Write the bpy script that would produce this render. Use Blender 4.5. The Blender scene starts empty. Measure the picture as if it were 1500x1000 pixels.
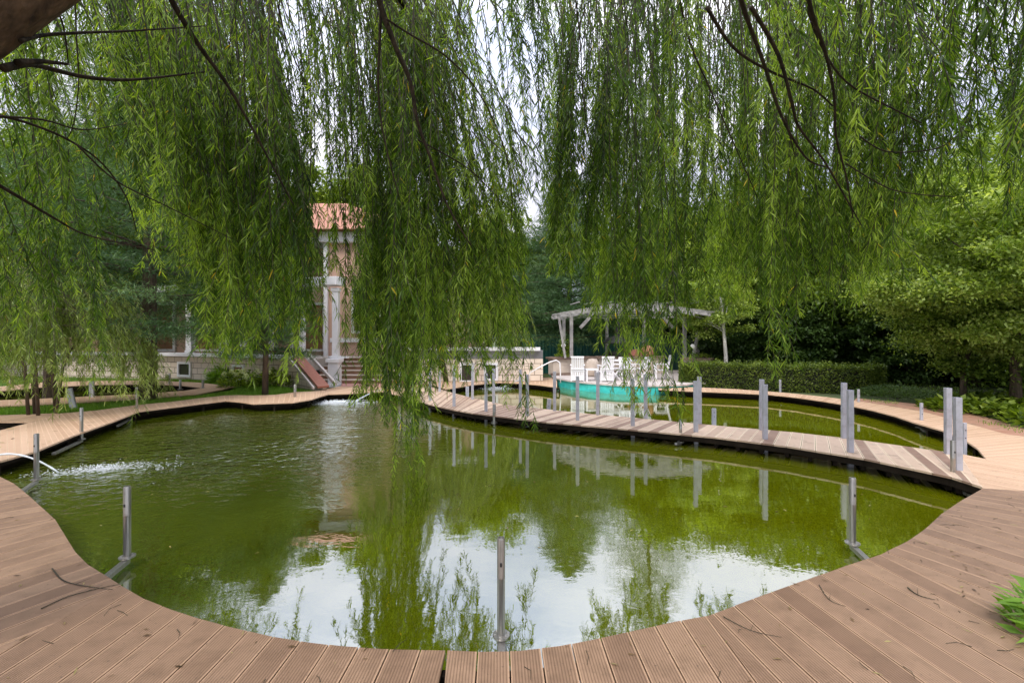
import bpy, math, random
import numpy as np
from mathutils import Vector, Matrix
from mathutils.geometry import delaunay_2d_cdt
R = math.radians
random.seed(7)
rng = np.random.default_rng(11)
scene = bpy.context.scene
COL = scene.collection

# ------------------------------------------------------------------ camera, world, sun, exposure
EYE = 1.8            # camera height above the water (water z = 0, decks z = 0.2)
F = 667.0            # focal length in pixels of the 1500 px wide photograph
cam_d = bpy.data.cameras.new('camera'); cam = bpy.data.objects.new('camera', cam_d); COL.objects.link(cam)
cam.location = (0, 0, EYE); cam.rotation_euler = (R(90), 0, 0)
cam_d.lens = 16.0; cam_d.sensor_width = 36; cam_d.shift_y = -8/1500
cam_d.clip_start = 0.05; cam_d.clip_end = 2000
scene.camera = cam

SUN_EL, SUN_AZ = R(48), R(205)      # azimuth measured clockwise from +Y
w = bpy.data.worlds.new('World'); scene.world = w; w.use_nodes = True
nt = w.node_tree; nt.nodes.clear()
def N(nt, t, **kw):
    n = nt.nodes.new(t)
    for k, v in kw.items(): setattr(n, k, v)
    return n
def L(nt, a, b): nt.links.new(a, b)
wo = N(nt, 'ShaderNodeOutputWorld'); bg = N(nt, 'ShaderNodeBackground')
sky = N(nt, 'ShaderNodeTexSky', sky_type='NISHITA'); sky.sun_disc = False
sky.sun_elevation = SUN_EL; sky.sun_rotation = SUN_AZ; sky.air_density = 1.0; sky.dust_density = 2.0
tc = N(nt, 'ShaderNodeTexCoord')
mp = N(nt, 'ShaderNodeMapping'); mp.inputs['Scale'].default_value = (1, 1, 2.6)
no = N(nt, 'ShaderNodeTexNoise'); no.inputs['Scale'].default_value = 2.6; no.inputs['Detail'].default_value = 7; no.inputs['Roughness'].default_value = .55
cr = N(nt, 'ShaderNodeValToRGB')
cr.color_ramp.elements[0].position = .36; cr.color_ramp.elements[0].color = (.50, .54, .70, 1)
cr.color_ramp.elements[1].position = .62; cr.color_ramp.elements[1].color = (.90, .875, .95, 1)
sx = N(nt, 'ShaderNodeSeparateXYZ')
zr = N(nt, 'ShaderNodeMapRange'); zr.inputs['From Min'].default_value = .30; zr.inputs['From Max'].default_value = .95
zr.inputs['To Min'].default_value = 9.5; zr.inputs['To Max'].default_value = 30
vm = N(nt, 'ShaderNodeVectorMath', operation='SCALE')
mx = N(nt, 'ShaderNodeMix', data_type='RGBA'); mx.inputs[0].default_value = .9
L(nt, tc.outputs['Generated'], mp.inputs[0]); L(nt, mp.outputs[0], no.inputs[0]); L(nt, no.outputs[0], cr.inputs[0])
L(nt, tc.outputs['Generated'], sx.inputs[0]); L(nt, sx.outputs[2], zr.inputs[0])
L(nt, cr.outputs[0], vm.inputs[0]); L(nt, zr.outputs[0], vm.inputs['Scale'])
L(nt, sky.outputs[0], mx.inputs[6]); L(nt, vm.outputs[0], mx.inputs[7])
L(nt, mx.outputs[2], bg.inputs[0]); bg.inputs[1].default_value = 0.10
L(nt, bg.outputs[0], wo.inputs[0])

sd = bpy.data.lights.new('sun', 'SUN'); sd.energy = 1.5; sd.angle = R(10); sd.color = (1, .93, .82)
so = bpy.data.objects.new('sun', sd); COL.objects.link(so)
dv = Vector((math.sin(SUN_AZ)*math.cos(SUN_EL), math.cos(SUN_AZ)*math.cos(SUN_EL), math.sin(SUN_EL)))
so.rotation_euler = dv.to_track_quat('Z', 'Y').to_euler(); so.location = (0, -10, 30)
vs = scene.view_settings
vs.view_transform = 'Standard'; vs.look = 'None'; vs.gamma = 1; vs.use_curve_mapping = False; vs.exposure = 0.65
scene.cycles.max_bounces = 8; scene.cycles.diffuse_bounces = 3; scene.cycles.transmission_bounces = 3
scene.cycles.use_denoising = True

# ------------------------------------------------------------------ helpers
def P(x, y, z=.2):
    """a point of the photograph that lies on the level z -> the place in the world"""
    Y = F*(EYE-z)/(y-492.0); return ((x-750)/F*Y, Y)
def Q(x, y, Y): return Vector(((x-750)/F*Y, Y, EYE-(y-492)/F*Y))
def tag(o, label=None, cat=None, group=None, kind=None):
    if label: o['label'] = label
    if cat: o['category'] = cat
    if group: o['group'] = group
    if kind: o['kind'] = kind
    return o
def empty(name, loc=(0, 0, 0), rz=0):
    o = bpy.data.objects.new(name, None); COL.objects.link(o); o.location = loc; o.rotation_euler = (0, 0, rz); o.empty_display_size = .1
    return o
def link(name, me, parent=None):
    o = bpy.data.objects.new(name, me); COL.objects.link(o)
    if parent: o.parent = parent
    return o
def children(o): return [c for c in COL.objects if c.parent is o]
def copy_tree(o, parent=None):
    c = o.copy(); COL.objects.link(c); c.parent = parent
    for ch in list(children(o)): copy_tree(ch, c)
    return c

class MB:
    def __init__(s): s.v = []; s.f = []; s.t = []; s.uv = {}
    def add(s, vs, fs, t=0.5):
        b = len(s.v); s.v += [tuple(v) for v in vs]; s.t += [t]*len(vs); s.f += [tuple(i+b for i in f) for f in fs]
        return b
    def box(s, a, b, t=.5, M=None):
        x0, y0, z0 = a; x1, y1, z1 = b
        vs = [Vector(p) for p in ((x0,y0,z0),(x1,y0,z0),(x1,y1,z0),(x0,y1,z0),(x0,y0,z1),(x1,y0,z1),(x1,y1,z1),(x0,y1,z1))]
        if M: vs = [M @ v for v in vs]
        s.add(vs, [(0,3,2,1),(4,5,6,7),(0,1,5,4),(1,2,6,5),(2,3,7,6),(3,0,4,7)], t); return s
    def beam(s, p, q, w, h, t=.5, up=(0,0,1)):
        p, q = Vector(p), Vector(q); d = (q-p).normalized(); u = Vector(up)
        if abs(d.dot(u)) > .98: u = Vector((0,1,0))
        a = d.cross(u).normalized()*w/2; b = a.cross(d).normalized()*h/2
        vs = [p-a-b, p+a-b, p+a+b, p-a+b, q-a-b, q+a-b, q+a+b, q-a+b]
        s.add(vs, [(0,1,2,3),(7,6,5,4),(0,4,5,1),(1,5,6,2),(2,6,7,3),(3,7,4,0)], t); return s
    def tube(s, pts, rad, n=8, t=.5, caps=True, jit=0):
        pts = [Vector(p) for p in pts]; m = len(pts)
        if not hasattr(rad, '__len__'): rad = [rad]*m
        vs = []; prev = None
        for i, p in enumerate(pts):
            d = (pts[min(i+1,m-1)]-pts[max(i-1,0)]).normalized()
            if prev is None:
                a = d.orthogonal().normalized()
            else:
                a = (prev-d*prev.dot(d)).normalized()
            prev = a; b = d.cross(a)
            for k in range(n):
                an = 2*math.pi*k/n; r = rad[i]*(1+jit*(random.random()-.5))
                vs.append(p+(a*math.cos(an)+b*math.sin(an))*r)
        fs = [(i*n+k, i*n+(k+1)%n, (i+1)*n+(k+1)%n, (i+1)*n+k) for i in range(m-1) for k in range(n)]
        if caps: fs += [tuple(range(n-1,-1,-1)), tuple((m-1)*n+k for k in range(n))]
        s.add(vs, fs, t); return s
    def lathe(s, c, prof, n=20, t=.5):
        cx, cy = c; vs = []; m = len(prof)
        for r, z in prof:
            for k in range(n):
                a = 2*math.pi*k/n; vs.append((cx+r*math.cos(a), cy+r*math.sin(a), z))
        fs = [(i*n+k, i*n+(k+1)%n, (i+1)*n+(k+1)%n, (i+1)*n+k) for i in range(m-1) for k in range(n)]
        fs += [tuple(range(n-1,-1,-1)), tuple((m-1)*n+k for k in range(n))]
        s.add(vs, fs, t); return s
    def prism(s, poly, z0, z1, t=.5):
        n = len(poly)
        ar = sum(poly[i][0]*poly[(i+1)%n][1]-poly[(i+1)%n][0]*poly[i][1] for i in range(n))
        if ar < 0: poly = poly[::-1]
        s.add([(x,y,z0) for x,y in poly]+[(x,y,z1) for x,y in poly],
              [tuple(range(n-1,-1,-1)), tuple(range(n,2*n))]+[(i,(i+1)%n,n+(i+1)%n,n+i) for i in range(n)], t); return s
    def build(s, name, mat, parent=None, smooth=False, bevel=0, auto=True):
        me = bpy.data.meshes.new(name); me.from_pydata(s.v, [], s.f); me.update()
        at = me.attributes.new('tint', 'FLOAT', 'POINT'); at.data.foreach_set('value', np.array(s.t, dtype=np.float32))
        me.materials.append(mat)
        if smooth: me.polygons.foreach_set('use_smooth', [True]*len(me.polygons))
        if smooth == 2:
            try: me.set_sharp_from_angle(angle=R(40))
            except Exception: pass
        o = link(name, me, parent)
        if bevel:
            m = o.modifiers.new('bevel', 'BEVEL'); m.width = bevel; m.segments = 2; m.limit_method = 'ANGLE'
        return o

def tri_mesh(name, V, T, tint, mat, parent=None, smooth=False):
    me = bpy.data.meshes.new(name); V = np.asarray(V, dtype=np.float32); T = np.asarray(T, dtype=np.int32)
    me.vertices.add(len(V)); me.vertices.foreach_set('co', V.ravel())
    me.loops.add(T.size); me.loops.foreach_set('vertex_index', T.ravel())
    me.polygons.add(len(T)); me.polygons.foreach_set('loop_start', np.arange(0, T.size, 3, dtype=np.int32))
    me.polygons.foreach_set('loop_total', np.full(len(T), 3, dtype=np.int32))
    me.update(calc_edges=True); me.validate()
    at = me.attributes.new('tint', 'FLOAT', 'POINT'); at.data.foreach_set('value', np.asarray(tint, dtype=np.float32))
    me.materials.append(mat)
    if smooth: me.polygons.foreach_set('use_smooth', [True]*len(me.polygons))
    return link(name, me, parent)

def nrm(a): return a/np.maximum(np.linalg.norm(a, axis=-1, keepdims=True), 1e-9)
def long_leaves(pos, d, ln, wd, tint, bend=.25):
    """six-vertex lance leaves with a bent midrib: returns V, T, tint"""
    n = len(pos); r = nrm(np.cross(d, rng.normal(size=(n,3)))); u = np.cross(r, d)
    ln = ln[:,None]; wd = wd[:,None]; dn = np.zeros((n,3)); dn[:,2] = -1
    m1 = pos+d*ln*.33+dn*ln*bend*.08; m2 = pos+d*ln*.68+dn*ln*bend*.35; tp = pos+d*ln+dn*ln*bend*.9
    V = np.stack([pos, m1+r*wd*.5+u*wd*.12, m1-r*wd*.5+u*wd*.12, m2+r*wd*.38+u*wd*.1, m2-r*wd*.38+u*wd*.1, tp], 1).reshape(-1,3)
    t = np.array([[0,2,1],[1,2,4],[1,4,3],[3,4,5]])
    T = (t[None]+np.arange(n)[:,None,None]*6).reshape(-1,3)
    return V, T, np.repeat(tint, 6)
def broad_leaves(pos, d, nr, ln, wd, tint):
    """four-vertex folded diamond leaves"""
    n = len(pos); r = nrm(np.cross(d, nr)); ln = ln[:,None]; wd = wd[:,None]; u = nrm(np.cross(r, d))
    V = np.stack([pos, pos+d*ln*.45+r*wd*.5+u*wd*.15, pos+d*ln, pos+d*ln*.45-r*wd*.5+u*wd*.15], 1).reshape(-1,3)
    T = (np.array([[0,1,2],[0,2,3]])[None]+np.arange(n)[:,None,None]*4).reshape(-1,3)
    return V, T, np.repeat(tint, 4)
def inside(px, py, poly):
    px = np.asarray(px); py = np.asarray(py); c = np.zeros(px.shape, bool); n = len(poly)
    for i in range(n):
        x0, y0 = poly[i]; x1, y1 = poly[(i+1)%n]
        if y0 == y1: continue
        c ^= ((y0 > py) != (y1 > py)) & (px < (x1-x0)*(py-y0)/(y1-y0)+x0)
    return c
def scatter(poly, n):
    a = np.array(poly); lo, hi = a.min(0), a.max(0); out = []
    k = 0
    while k < n:
        p = rng.uniform(lo, hi, (n*2, 2)); p = p[inside(p[:,0], p[:,1], poly)]; out.append(p); k += len(p)
        if len(out) > 40: break
    return np.concatenate(out)[:n]
def offset(poly, d):
    n = len(poly); ar = sum(poly[i][0]*poly[(i+1)%n][1]-poly[(i+1)%n][0]*poly[i][1] for i in range(n)); s = 1 if ar > 0 else -1
    out = []
    for i in range(n):
        a, b, c = Vector(poly[i-1]), Vector(poly[i]), Vector(poly[(i+1)%n])
        e = ((b-a).normalized()+(c-b).normalized()).normalized(); out.append((b.x+e.y*d*s, b.y-e.x*d*s))
    return out

# ------------------------------------------------------------------ materials
MATS = {}
def pm(name, c0, c1=None, rough=.7, noise=None, bump=0, bscale=None, metal=0, tint=0, spec=.5, dirt=None, stretch=(1,1,1), trans=0, ior=None):
    """principled material: c0..c1 mixed by noise and by the tint attribute"""
    m = bpy.data.materials.new(name); m.use_nodes = True; t = m.node_tree; b = t.nodes['Principled BSDF']
    b.inputs['Roughness'].default_value = rough; b.inputs['Metallic'].default_value = metal; b.inputs['Specular IOR Level'].default_value = spec
    c1 = c1 or c0
    tco = N(t, 'ShaderNodeTexCoord'); mpp = N(t, 'ShaderNodeMapping'); mpp.inputs['Scale'].default_value = stretch
    L(t, tco.outputs['Object'], mpp.inputs[0])
    nz = N(t, 'ShaderNodeTexNoise'); nz.inputs['Scale'].default_value = noise or 4; nz.inputs['Detail'].default_value = 6; nz.inputs['Roughness'].default_value = .6
    L(t, mpp.outputs[0], nz.inputs[0])
    mr = N(t, 'ShaderNodeMapRange'); mr.inputs['From Min'].default_value = .3; mr.inputs['From Max'].default_value = .7
    L(t, nz.outputs[0], mr.inputs[0]); fac = mr.outputs[0]
    if tint:
        at = N(t, 'ShaderNodeAttribute', attribute_name='tint')
        mm = N(t, 'ShaderNodeMix', data_type='FLOAT'); mm.inputs[0].default_value = tint
        L(t, fac, mm.inputs[2]); L(t, at.outputs['Fac'], mm.inputs[3]); fac = mm.outputs[0]
    mc = N(t, 'ShaderNodeMix', data_type='RGBA'); mc.inputs[6].default_value = (*c0, 1); mc.inputs[7].default_value = (*c1, 1)
    L(t, fac, mc.inputs[0]); out = mc.outputs[2]
    if dirt:
        dcol, dsc, dlo, dhi = dirt
        dn = N(t, 'ShaderNodeTexNoise'); dn.inputs['Scale'].default_value = dsc; dn.inputs['Detail'].default_value = 9; dn.inputs['Roughness'].default_value = .65
        L(t, tco.outputs['Object'], dn.inputs[0])
        dm = N(t, 'ShaderNodeMapRange'); dm.inputs['From Min'].default_value = dlo; dm.inputs['From Max'].default_value = dhi
        L(t, dn.outputs[0], dm.inputs[0])
        m2 = N(t, 'ShaderNodeMix', data_type='RGBA'); m2.inputs[7].default_value = (*dcol, 1)
        L(t, dm.outputs[0], m2.inputs[0]); L(t, out, m2.inputs[6]); out = m2.outputs[2]
    L(t, out, b.inputs['Base Color'])
    if bump:
        bz = N(t, 'ShaderNodeTexNoise'); bz.inputs['Scale'].default_value = bscale or 30; bz.inputs['Detail'].default_value = 5
        L(t, mpp.outputs[0], bz.inputs[0])
        bp = N(t, 'ShaderNodeBump'); bp.inputs['Strength'].default_value = bump; bp.inputs['Distance'].default_value = .02
        L(t, bz.outputs[0], bp.inputs['Height']); L(t, bp.outputs[0], b.inputs['Normal'])
    m['out'] = 1; MATS[name] = m
    return m
def leaf_mat(name, dark, mid, light, yellow=None, trans=.45, rough=.45, nscale=.8, tgain=1.3):
    m = bpy.data.materials.new(name); m.use_nodes = True; t = m.node_tree; t.nodes.clear()
    out = N(t, 'ShaderNodeOutputMaterial')
    at = N(t, 'ShaderNodeAttribute', attribute_name='tint')
    tco = N(t, 'ShaderNodeTexCoord'); nz = N(t, 'ShaderNodeTexNoise'); nz.inputs['Scale'].default_value = nscale; nz.inputs['Detail'].default_value = 2
    L(t, tco.outputs['Object'], nz.inputs[0])
    ad = N(t, 'ShaderNodeMath', operation='MULTIPLY_ADD'); ad.inputs[1].default_value = .9; ad.inputs[2].default_value = -.45
    L(t, nz.outputs[0], ad.inputs[0])
    a2 = N(t, 'ShaderNodeMath', operation='ADD'); L(t, ad.outputs[0], a2.inputs[0]); L(t, at.outputs['Fac'], a2.inputs[1])
    r = N(t, 'ShaderNodeValToRGB'); e = r.color_ramp.elements
    e[0].position = 0; e[0].color = (*dark, 1); e[1].position = .92; e[1].color = (*light, 1)
    k = e.new(.5); k.color = (*mid, 1)
    L(t, a2.outputs[0], r.inputs[0]); rout = r.outputs[0]
    if yellow:
        gt = N(t, 'ShaderNodeMath', operation='GREATER_THAN'); gt.inputs[1].default_value = 1.2; L(t, at.outputs['Fac'], gt.inputs[0])
        ym = N(t, 'ShaderNodeMix', data_type='RGBA'); ym.inputs[7].default_value = (*yellow, 1); L(t, gt.outputs[0], ym.inputs[0]); L(t, rout, ym.inputs[6]); rout = ym.outputs[2]
    b = N(t, 'ShaderNodeBsdfPrincipled'); b.inputs['Roughness'].default_value = rough; b.inputs['Specular IOR Level'].default_value = .28
    L(t, rout, b.inputs['Base Color'])
    tr = N(t, 'ShaderNodeBsdfTranslucent')
    g = N(t, 'ShaderNodeMix', data_type='RGBA', blend_type='MULTIPLY'); g.inputs[0].default_value = 1; g.inputs[7].default_value = (1.4*tgain, 1.4*tgain, .42*tgain, 1)
    L(t, rout, g.inputs[6]); L(t, g.outputs[2], tr.inputs[0])
    ms = N(t, 'ShaderNodeMixShader'); ms.inputs[0].default_value = trans
    L(t, b.outputs[0], ms.inputs[1]); L(t, tr.outputs[0], ms.inputs[2]); L(t, ms.outputs[0], out.inputs[0])
    return m
M_willow = leaf_mat('willow_leaf', (.007,.022,.002), (.060,.122,.009), (.27,.37,.06), (.5,.36,.03), trans=.5, tgain=1.6)
M_willow2 = leaf_mat('pale_willow_leaf', (.05,.09,.015), (.18,.25,.05), (.38,.44,.17), trans=.45)
M_broad = leaf_mat('broad_leaf', (.02,.045,.004), (.105,.165,.015), (.29,.38,.06), (.4,.33,.06), trans=.4)
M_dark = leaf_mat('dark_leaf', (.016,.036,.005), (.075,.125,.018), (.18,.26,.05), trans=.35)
M_pine = leaf_mat('pine_needle', (.016,.045,.016), (.060,.125,.050), (.17,.27,.12), trans=.3)
M_light = leaf_mat('light_leaf', (.04,.08,.010), (.18,.26,.045), (.42,.50,.17), (.5,.4,.08), trans=.4, nscale=1.5)
M_shade = leaf_mat('shaded_leaf', (.016,.04,.010), (.045,.085,.020), (.09,.16,.04), trans=.3)  # leaf colour lowered to stand in for deep shade behind hedge and pergola
M_spruce = leaf_mat('spruce_needle', (.03,.06,.018), (.07,.125,.035), (.13,.2,.06), trans=.25)
M_hedge = leaf_mat('hedge_leaf', (.02,.04,.006), (.085,.13,.016), (.22,.28,.05), (.3,.2,.06), trans=.3, nscale=3)
M_grass = leaf_mat('grass_blade', (.07,.15,.012), (.14,.27,.03), (.26,.42,.07), trans=.35, nscale=1.5)
M_litter = leaf_mat('litter_leaf', (.05,.03,.015), (.16,.10,.045), (.38,.34,.14), trans=.1)
M_flower = leaf_mat('flower_petal', (.5,.52,.35), (.62,.66,.42), (.75,.78,.6), trans=.3)
M_yellow = leaf_mat('yellow_petal', (.6,.4,.03), (.7,.5,.04), (.8,.6,.08), trans=.3)
M_bark = pm('bark', (.035,.024,.016), (.16,.115,.08), .9, noise=5, bump=1.0, bscale=9, stretch=(3,3,.6))
M_limb = pm('limb_bark', (.008,.006,.004), (.045,.032,.02), .9, noise=9, bump=.8, bscale=14, stretch=(3,3,.8), spec=.15)
M_twig = pm('twig_bark', (.018,.016,.007), (.05,.04,.018), .8, noise=8)
M_trunk = pm('willow_trunk_bark', (.012,.008,.005), (.15,.09,.055), .9, noise=3.2, bump=1.0, bscale=7, stretch=(4,4,1.0), spec=.2)
M_birch = pm('birch_bark', (.6,.58,.54), (.75,.73,.7), .8, noise=6, dirt=((.06,.05,.04),9,.58,.66), stretch=(1,1,4))
M_steel = pm('brushed_steel', (.27,.26,.245), (.50,.49,.46), .33, noise=12, metal=.85, stretch=(8,8,.4), dirt=((.16,.13,.09),7,.55,.85))
M_alu = pm('grey_aluminium', (.36,.37,.42), (.47,.48,.54), .45, noise=5, metal=.25, stretch=(2,2,.4), dirt=((.17,.16,.14),6,.5,.85), bump=.15)
M_white = pm('white_paint', (.72,.71,.73), (.82,.81,.82), .5, noise=3, dirt=((.45,.42,.38),4,.62,.95))
M_pergola = pm('weathered_white_wood', (.20,.195,.19), (.38,.37,.355), .7, noise=6, bump=.2, dirt=((.2,.19,.16),5,.55,.8))
M_concrete = pm('pale_concrete', (.42,.37,.34), (.55,.50,.47), .85, noise=5, bump=.2, dirt=((.25,.22,.18),2.5,.55,.8))
M_pink = pm('pink_stucco', (.52,.33,.25), (.60,.40,.31), .9, noise=2, bump=.15, bscale=60)
M_roof = pm('orange_roof', (.30,.12,.07), (.42,.20,.13), .8, noise=3, bump=.5, stretch=(6,1,1))
M_teal = pm('turquoise_paint', (.02,.38,.36), (.04,.55,.50), .6, noise=3, dirt=((.04,.22,.17),3.2,.45,.75), stretch=(1,1,3))
M_tealp = pm('teal_plastic', (.01,.22,.17), (.02,.30,.22), .4, noise=5)
M_gfence = pm('green_metal_sheet', (.008,.075,.062), (.012,.10,.082), .5, noise=2)
M_dark2 = pm('shade_black', (.012,.012,.010), (.02,.018,.014), .9)  # near black, stands in for the shaded depth of niche and hedge
M_glass = pm('window_glass', (.03,.028,.025), (.06,.05,.04), .15, noise=1)
M_brown = pm('brown_shutter', (.22,.11,.05), (.32,.17,.08), .6, noise=2)
M_ramp = pm('red_brown_granite', (.26,.09,.06), (.36,.15,.10), .45, noise=14)
M_step = pm('brown_stone_steps', (.20,.10,.06), (.34,.20,.13), .7, noise=6)
M_counter = pm('brown_counter_slab', (.13,.09,.07), (.24,.17,.13), .5, noise=9)
M_stonewall = pm('beige_render', (.52,.44,.37), (.64,.56,.48), .85, noise=4, bump=.2)
M_wood = pm('firewood', (.35,.2,.1), (.6,.4,.24), .8, noise=12, tint=.6)
M_iron = pm('black_iron', (.012,.012,.012), (.03,.03,.03), .5)
M_terra = pm('terracotta', (.45,.2,.12), (.55,.28,.18), .8)
M_beam = pm('shadowed_substructure', (.008,.006,.004), (.022,.016,.011), .9, noise=5, spec=.1)  # near-black colour stands in for the shadow beneath the deck edges
M_edge = pm('board_edge', (.10,.06,.04), (.2,.13,.09), .8, noise=9)
M_soil = pm('reddish_soil', (.30,.15,.09), (.42,.25,.17), .95, noise=3, bump=.8, bscale=25, dirt=((.16,.10,.05),3,.5,.7))
M_ground = pm('ground_earth', (.055,.045,.022), (.075,.10,.028), .95, noise=1.2, bump=.8, bscale=14, dirt=((.05,.09,.02),.6,.4,.6))
M_lawn = pm('lawn_turf', (.05,.11,.018), (.09,.17,.03), .95, noise=2.5, bump=.8, bscale=40)
M_pad = pm('pink_paving', (.42,.20,.17), (.52,.28,.24), .7, noise=8)
M_globe = pm('lamp_globe', (.78,.78,.76), (.82,.82,.8), .25)
M_cloth = pm('beige_cloth', (.48,.40,.33), (.58,.49,.41), .9, noise=6)

def ashlar():
    m = pm('cream_ashlar', (.52,.44,.37), (.62,.54,.47), .85, noise=3, bump=0)
    t = m.node_tree; b = t.nodes['Principled BSDF']
    uv = N(t, 'ShaderNodeUVMap'); br = N(t, 'ShaderNodeTexBrick')
    br.inputs['Scale'].default_value = 1; br.inputs['Mortar Size'].default_value = .012; br.inputs['Mortar Smooth'].default_value = .2
    br.inputs['Brick Width'].default_value = .42; br.inputs['Row Height'].default_value = .205
    br.inputs['Color1'].default_value = (.66,.55,.45,1); br.inputs['Color2'].default_value = (.76,.66,.55,1); br.inputs['Mortar'].default_value = (.24,.18,.13,1)
    L(t, uv.outputs[0], br.inputs[0])
    old = b.inputs['Base Color'].links[0].from_socket
    mx = N(t, 'ShaderNodeMix', data_type='RGBA'); mx.inputs[0].default_value = .95
    L(t, old, mx.inputs[6]); L(t, br.outputs[0], mx.inputs[7]); L(t, mx.outputs[2], b.inputs['Base Color'])
    bp = N(t, 'ShaderNodeBump'); bp.inputs['Strength'].default_value = .6; bp.inputs['Distance'].default_value = .02; bp.invert = True
    L(t, br.outputs['Fac'], bp.inputs['Height']); L(t, bp.outputs[0], b.inputs['Normal'])
    return m
M_ash = ashlar()

def deck_mat(name, c0, c1, grooves=11, gs=.6, dirtc=(.10,.07,.05), dlo=.56, dhi=.8):
    """composite boards: uv.x runs across a board (0..1), uv.y along it in metres; tint = the board's own shade"""
    m = pm(name, c0, c1, .62, noise=2.2, tint=.78, dirt=(dirtc, 7, dlo, dhi))
    t = m.node_tree; b = t.nodes['Principled BSDF']
    uv = N(t, 'ShaderNodeUVMap'); s = N(t, 'ShaderNodeSeparateXYZ'); L(t, uv.outputs[0], s.inputs[0])
    ml = N(t, 'ShaderNodeMath', operation='MULTIPLY'); ml.inputs[1].default_value = grooves*2*math.pi; L(t, s.outputs[0], ml.inputs[0])
    sn = N(t, 'ShaderNodeMath', operation='SINE'); L(t, ml.outputs[0], sn.inputs[0])
    mr = N(t, 'ShaderNodeMapRange'); mr.inputs['From Min'].default_value = -1; mr.inputs['From Max'].default_value = -.2; L(t, sn.outputs[0], mr.inputs[0])
    old = b.inputs['Base Color'].links[0].from_socket
    dk = N(t, 'ShaderNodeMix', data_type='RGBA', blend_type='MULTIPLY')
    g = N(t, 'ShaderNodeMapRange'); g.inputs['To Min'].default_value = gs; g.inputs['To Max'].default_value = 0; L(t, mr.outputs[0], g.inputs[0])
    dk.inputs[7].default_value = (.35,.28,.24,1); L(t, g.outputs[0], dk.inputs[0]); L(t, old, dk.inputs[6])
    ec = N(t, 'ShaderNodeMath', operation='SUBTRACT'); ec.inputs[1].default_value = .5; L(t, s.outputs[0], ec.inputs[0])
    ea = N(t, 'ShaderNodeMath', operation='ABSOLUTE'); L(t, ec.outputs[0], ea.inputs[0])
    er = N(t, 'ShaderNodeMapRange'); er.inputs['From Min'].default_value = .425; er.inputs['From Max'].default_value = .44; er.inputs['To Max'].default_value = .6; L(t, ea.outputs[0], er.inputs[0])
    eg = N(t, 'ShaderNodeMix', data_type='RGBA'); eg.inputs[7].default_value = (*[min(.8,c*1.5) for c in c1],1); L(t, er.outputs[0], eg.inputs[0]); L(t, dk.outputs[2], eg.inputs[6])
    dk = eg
    # fine specks and stains
    tco = N(t, 'ShaderNodeTexCoord'); sp = N(t, 'ShaderNodeTexNoise'); sp.inputs['Scale'].default_value = 55; sp.inputs['Detail'].default_value = 3
    L(t, tco.outputs['Object'], sp.inputs[0])
    sr = N(t, 'ShaderNodeMapRange'); sr.inputs['From Min'].default_value = .66; sr.inputs['From Max'].default_value = .74; sr.inputs['To Max'].default_value = .8; L(t, sp.outputs[0], sr.inputs[0])
    d2 = N(t, 'ShaderNodeMix', data_type='RGBA'); d2.inputs[7].default_value = (.07,.045,.03,1); L(t, sr.outputs[0], d2.inputs[0]); L(t, dk.outputs[2], d2.inputs[6])
    L(t, d2.outputs[2], b.inputs['Base Color'])
    bp = N(t, 'ShaderNodeBump'); bp.inputs['Strength'].default_value = .5; bp.inputs['Distance'].default_value = .004
    L(t, mr.outputs[0], bp.inputs['Height']); L(t, bp.outputs[0], b.inputs['Normal'])
    return m
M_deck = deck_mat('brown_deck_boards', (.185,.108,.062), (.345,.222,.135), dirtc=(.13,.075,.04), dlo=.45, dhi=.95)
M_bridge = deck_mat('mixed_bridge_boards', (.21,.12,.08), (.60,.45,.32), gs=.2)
M_path = deck_mat('tan_path_boards', (.44,.275,.165), (.58,.40,.265), gs=.15, dlo=.6, dhi=.85)

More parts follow.
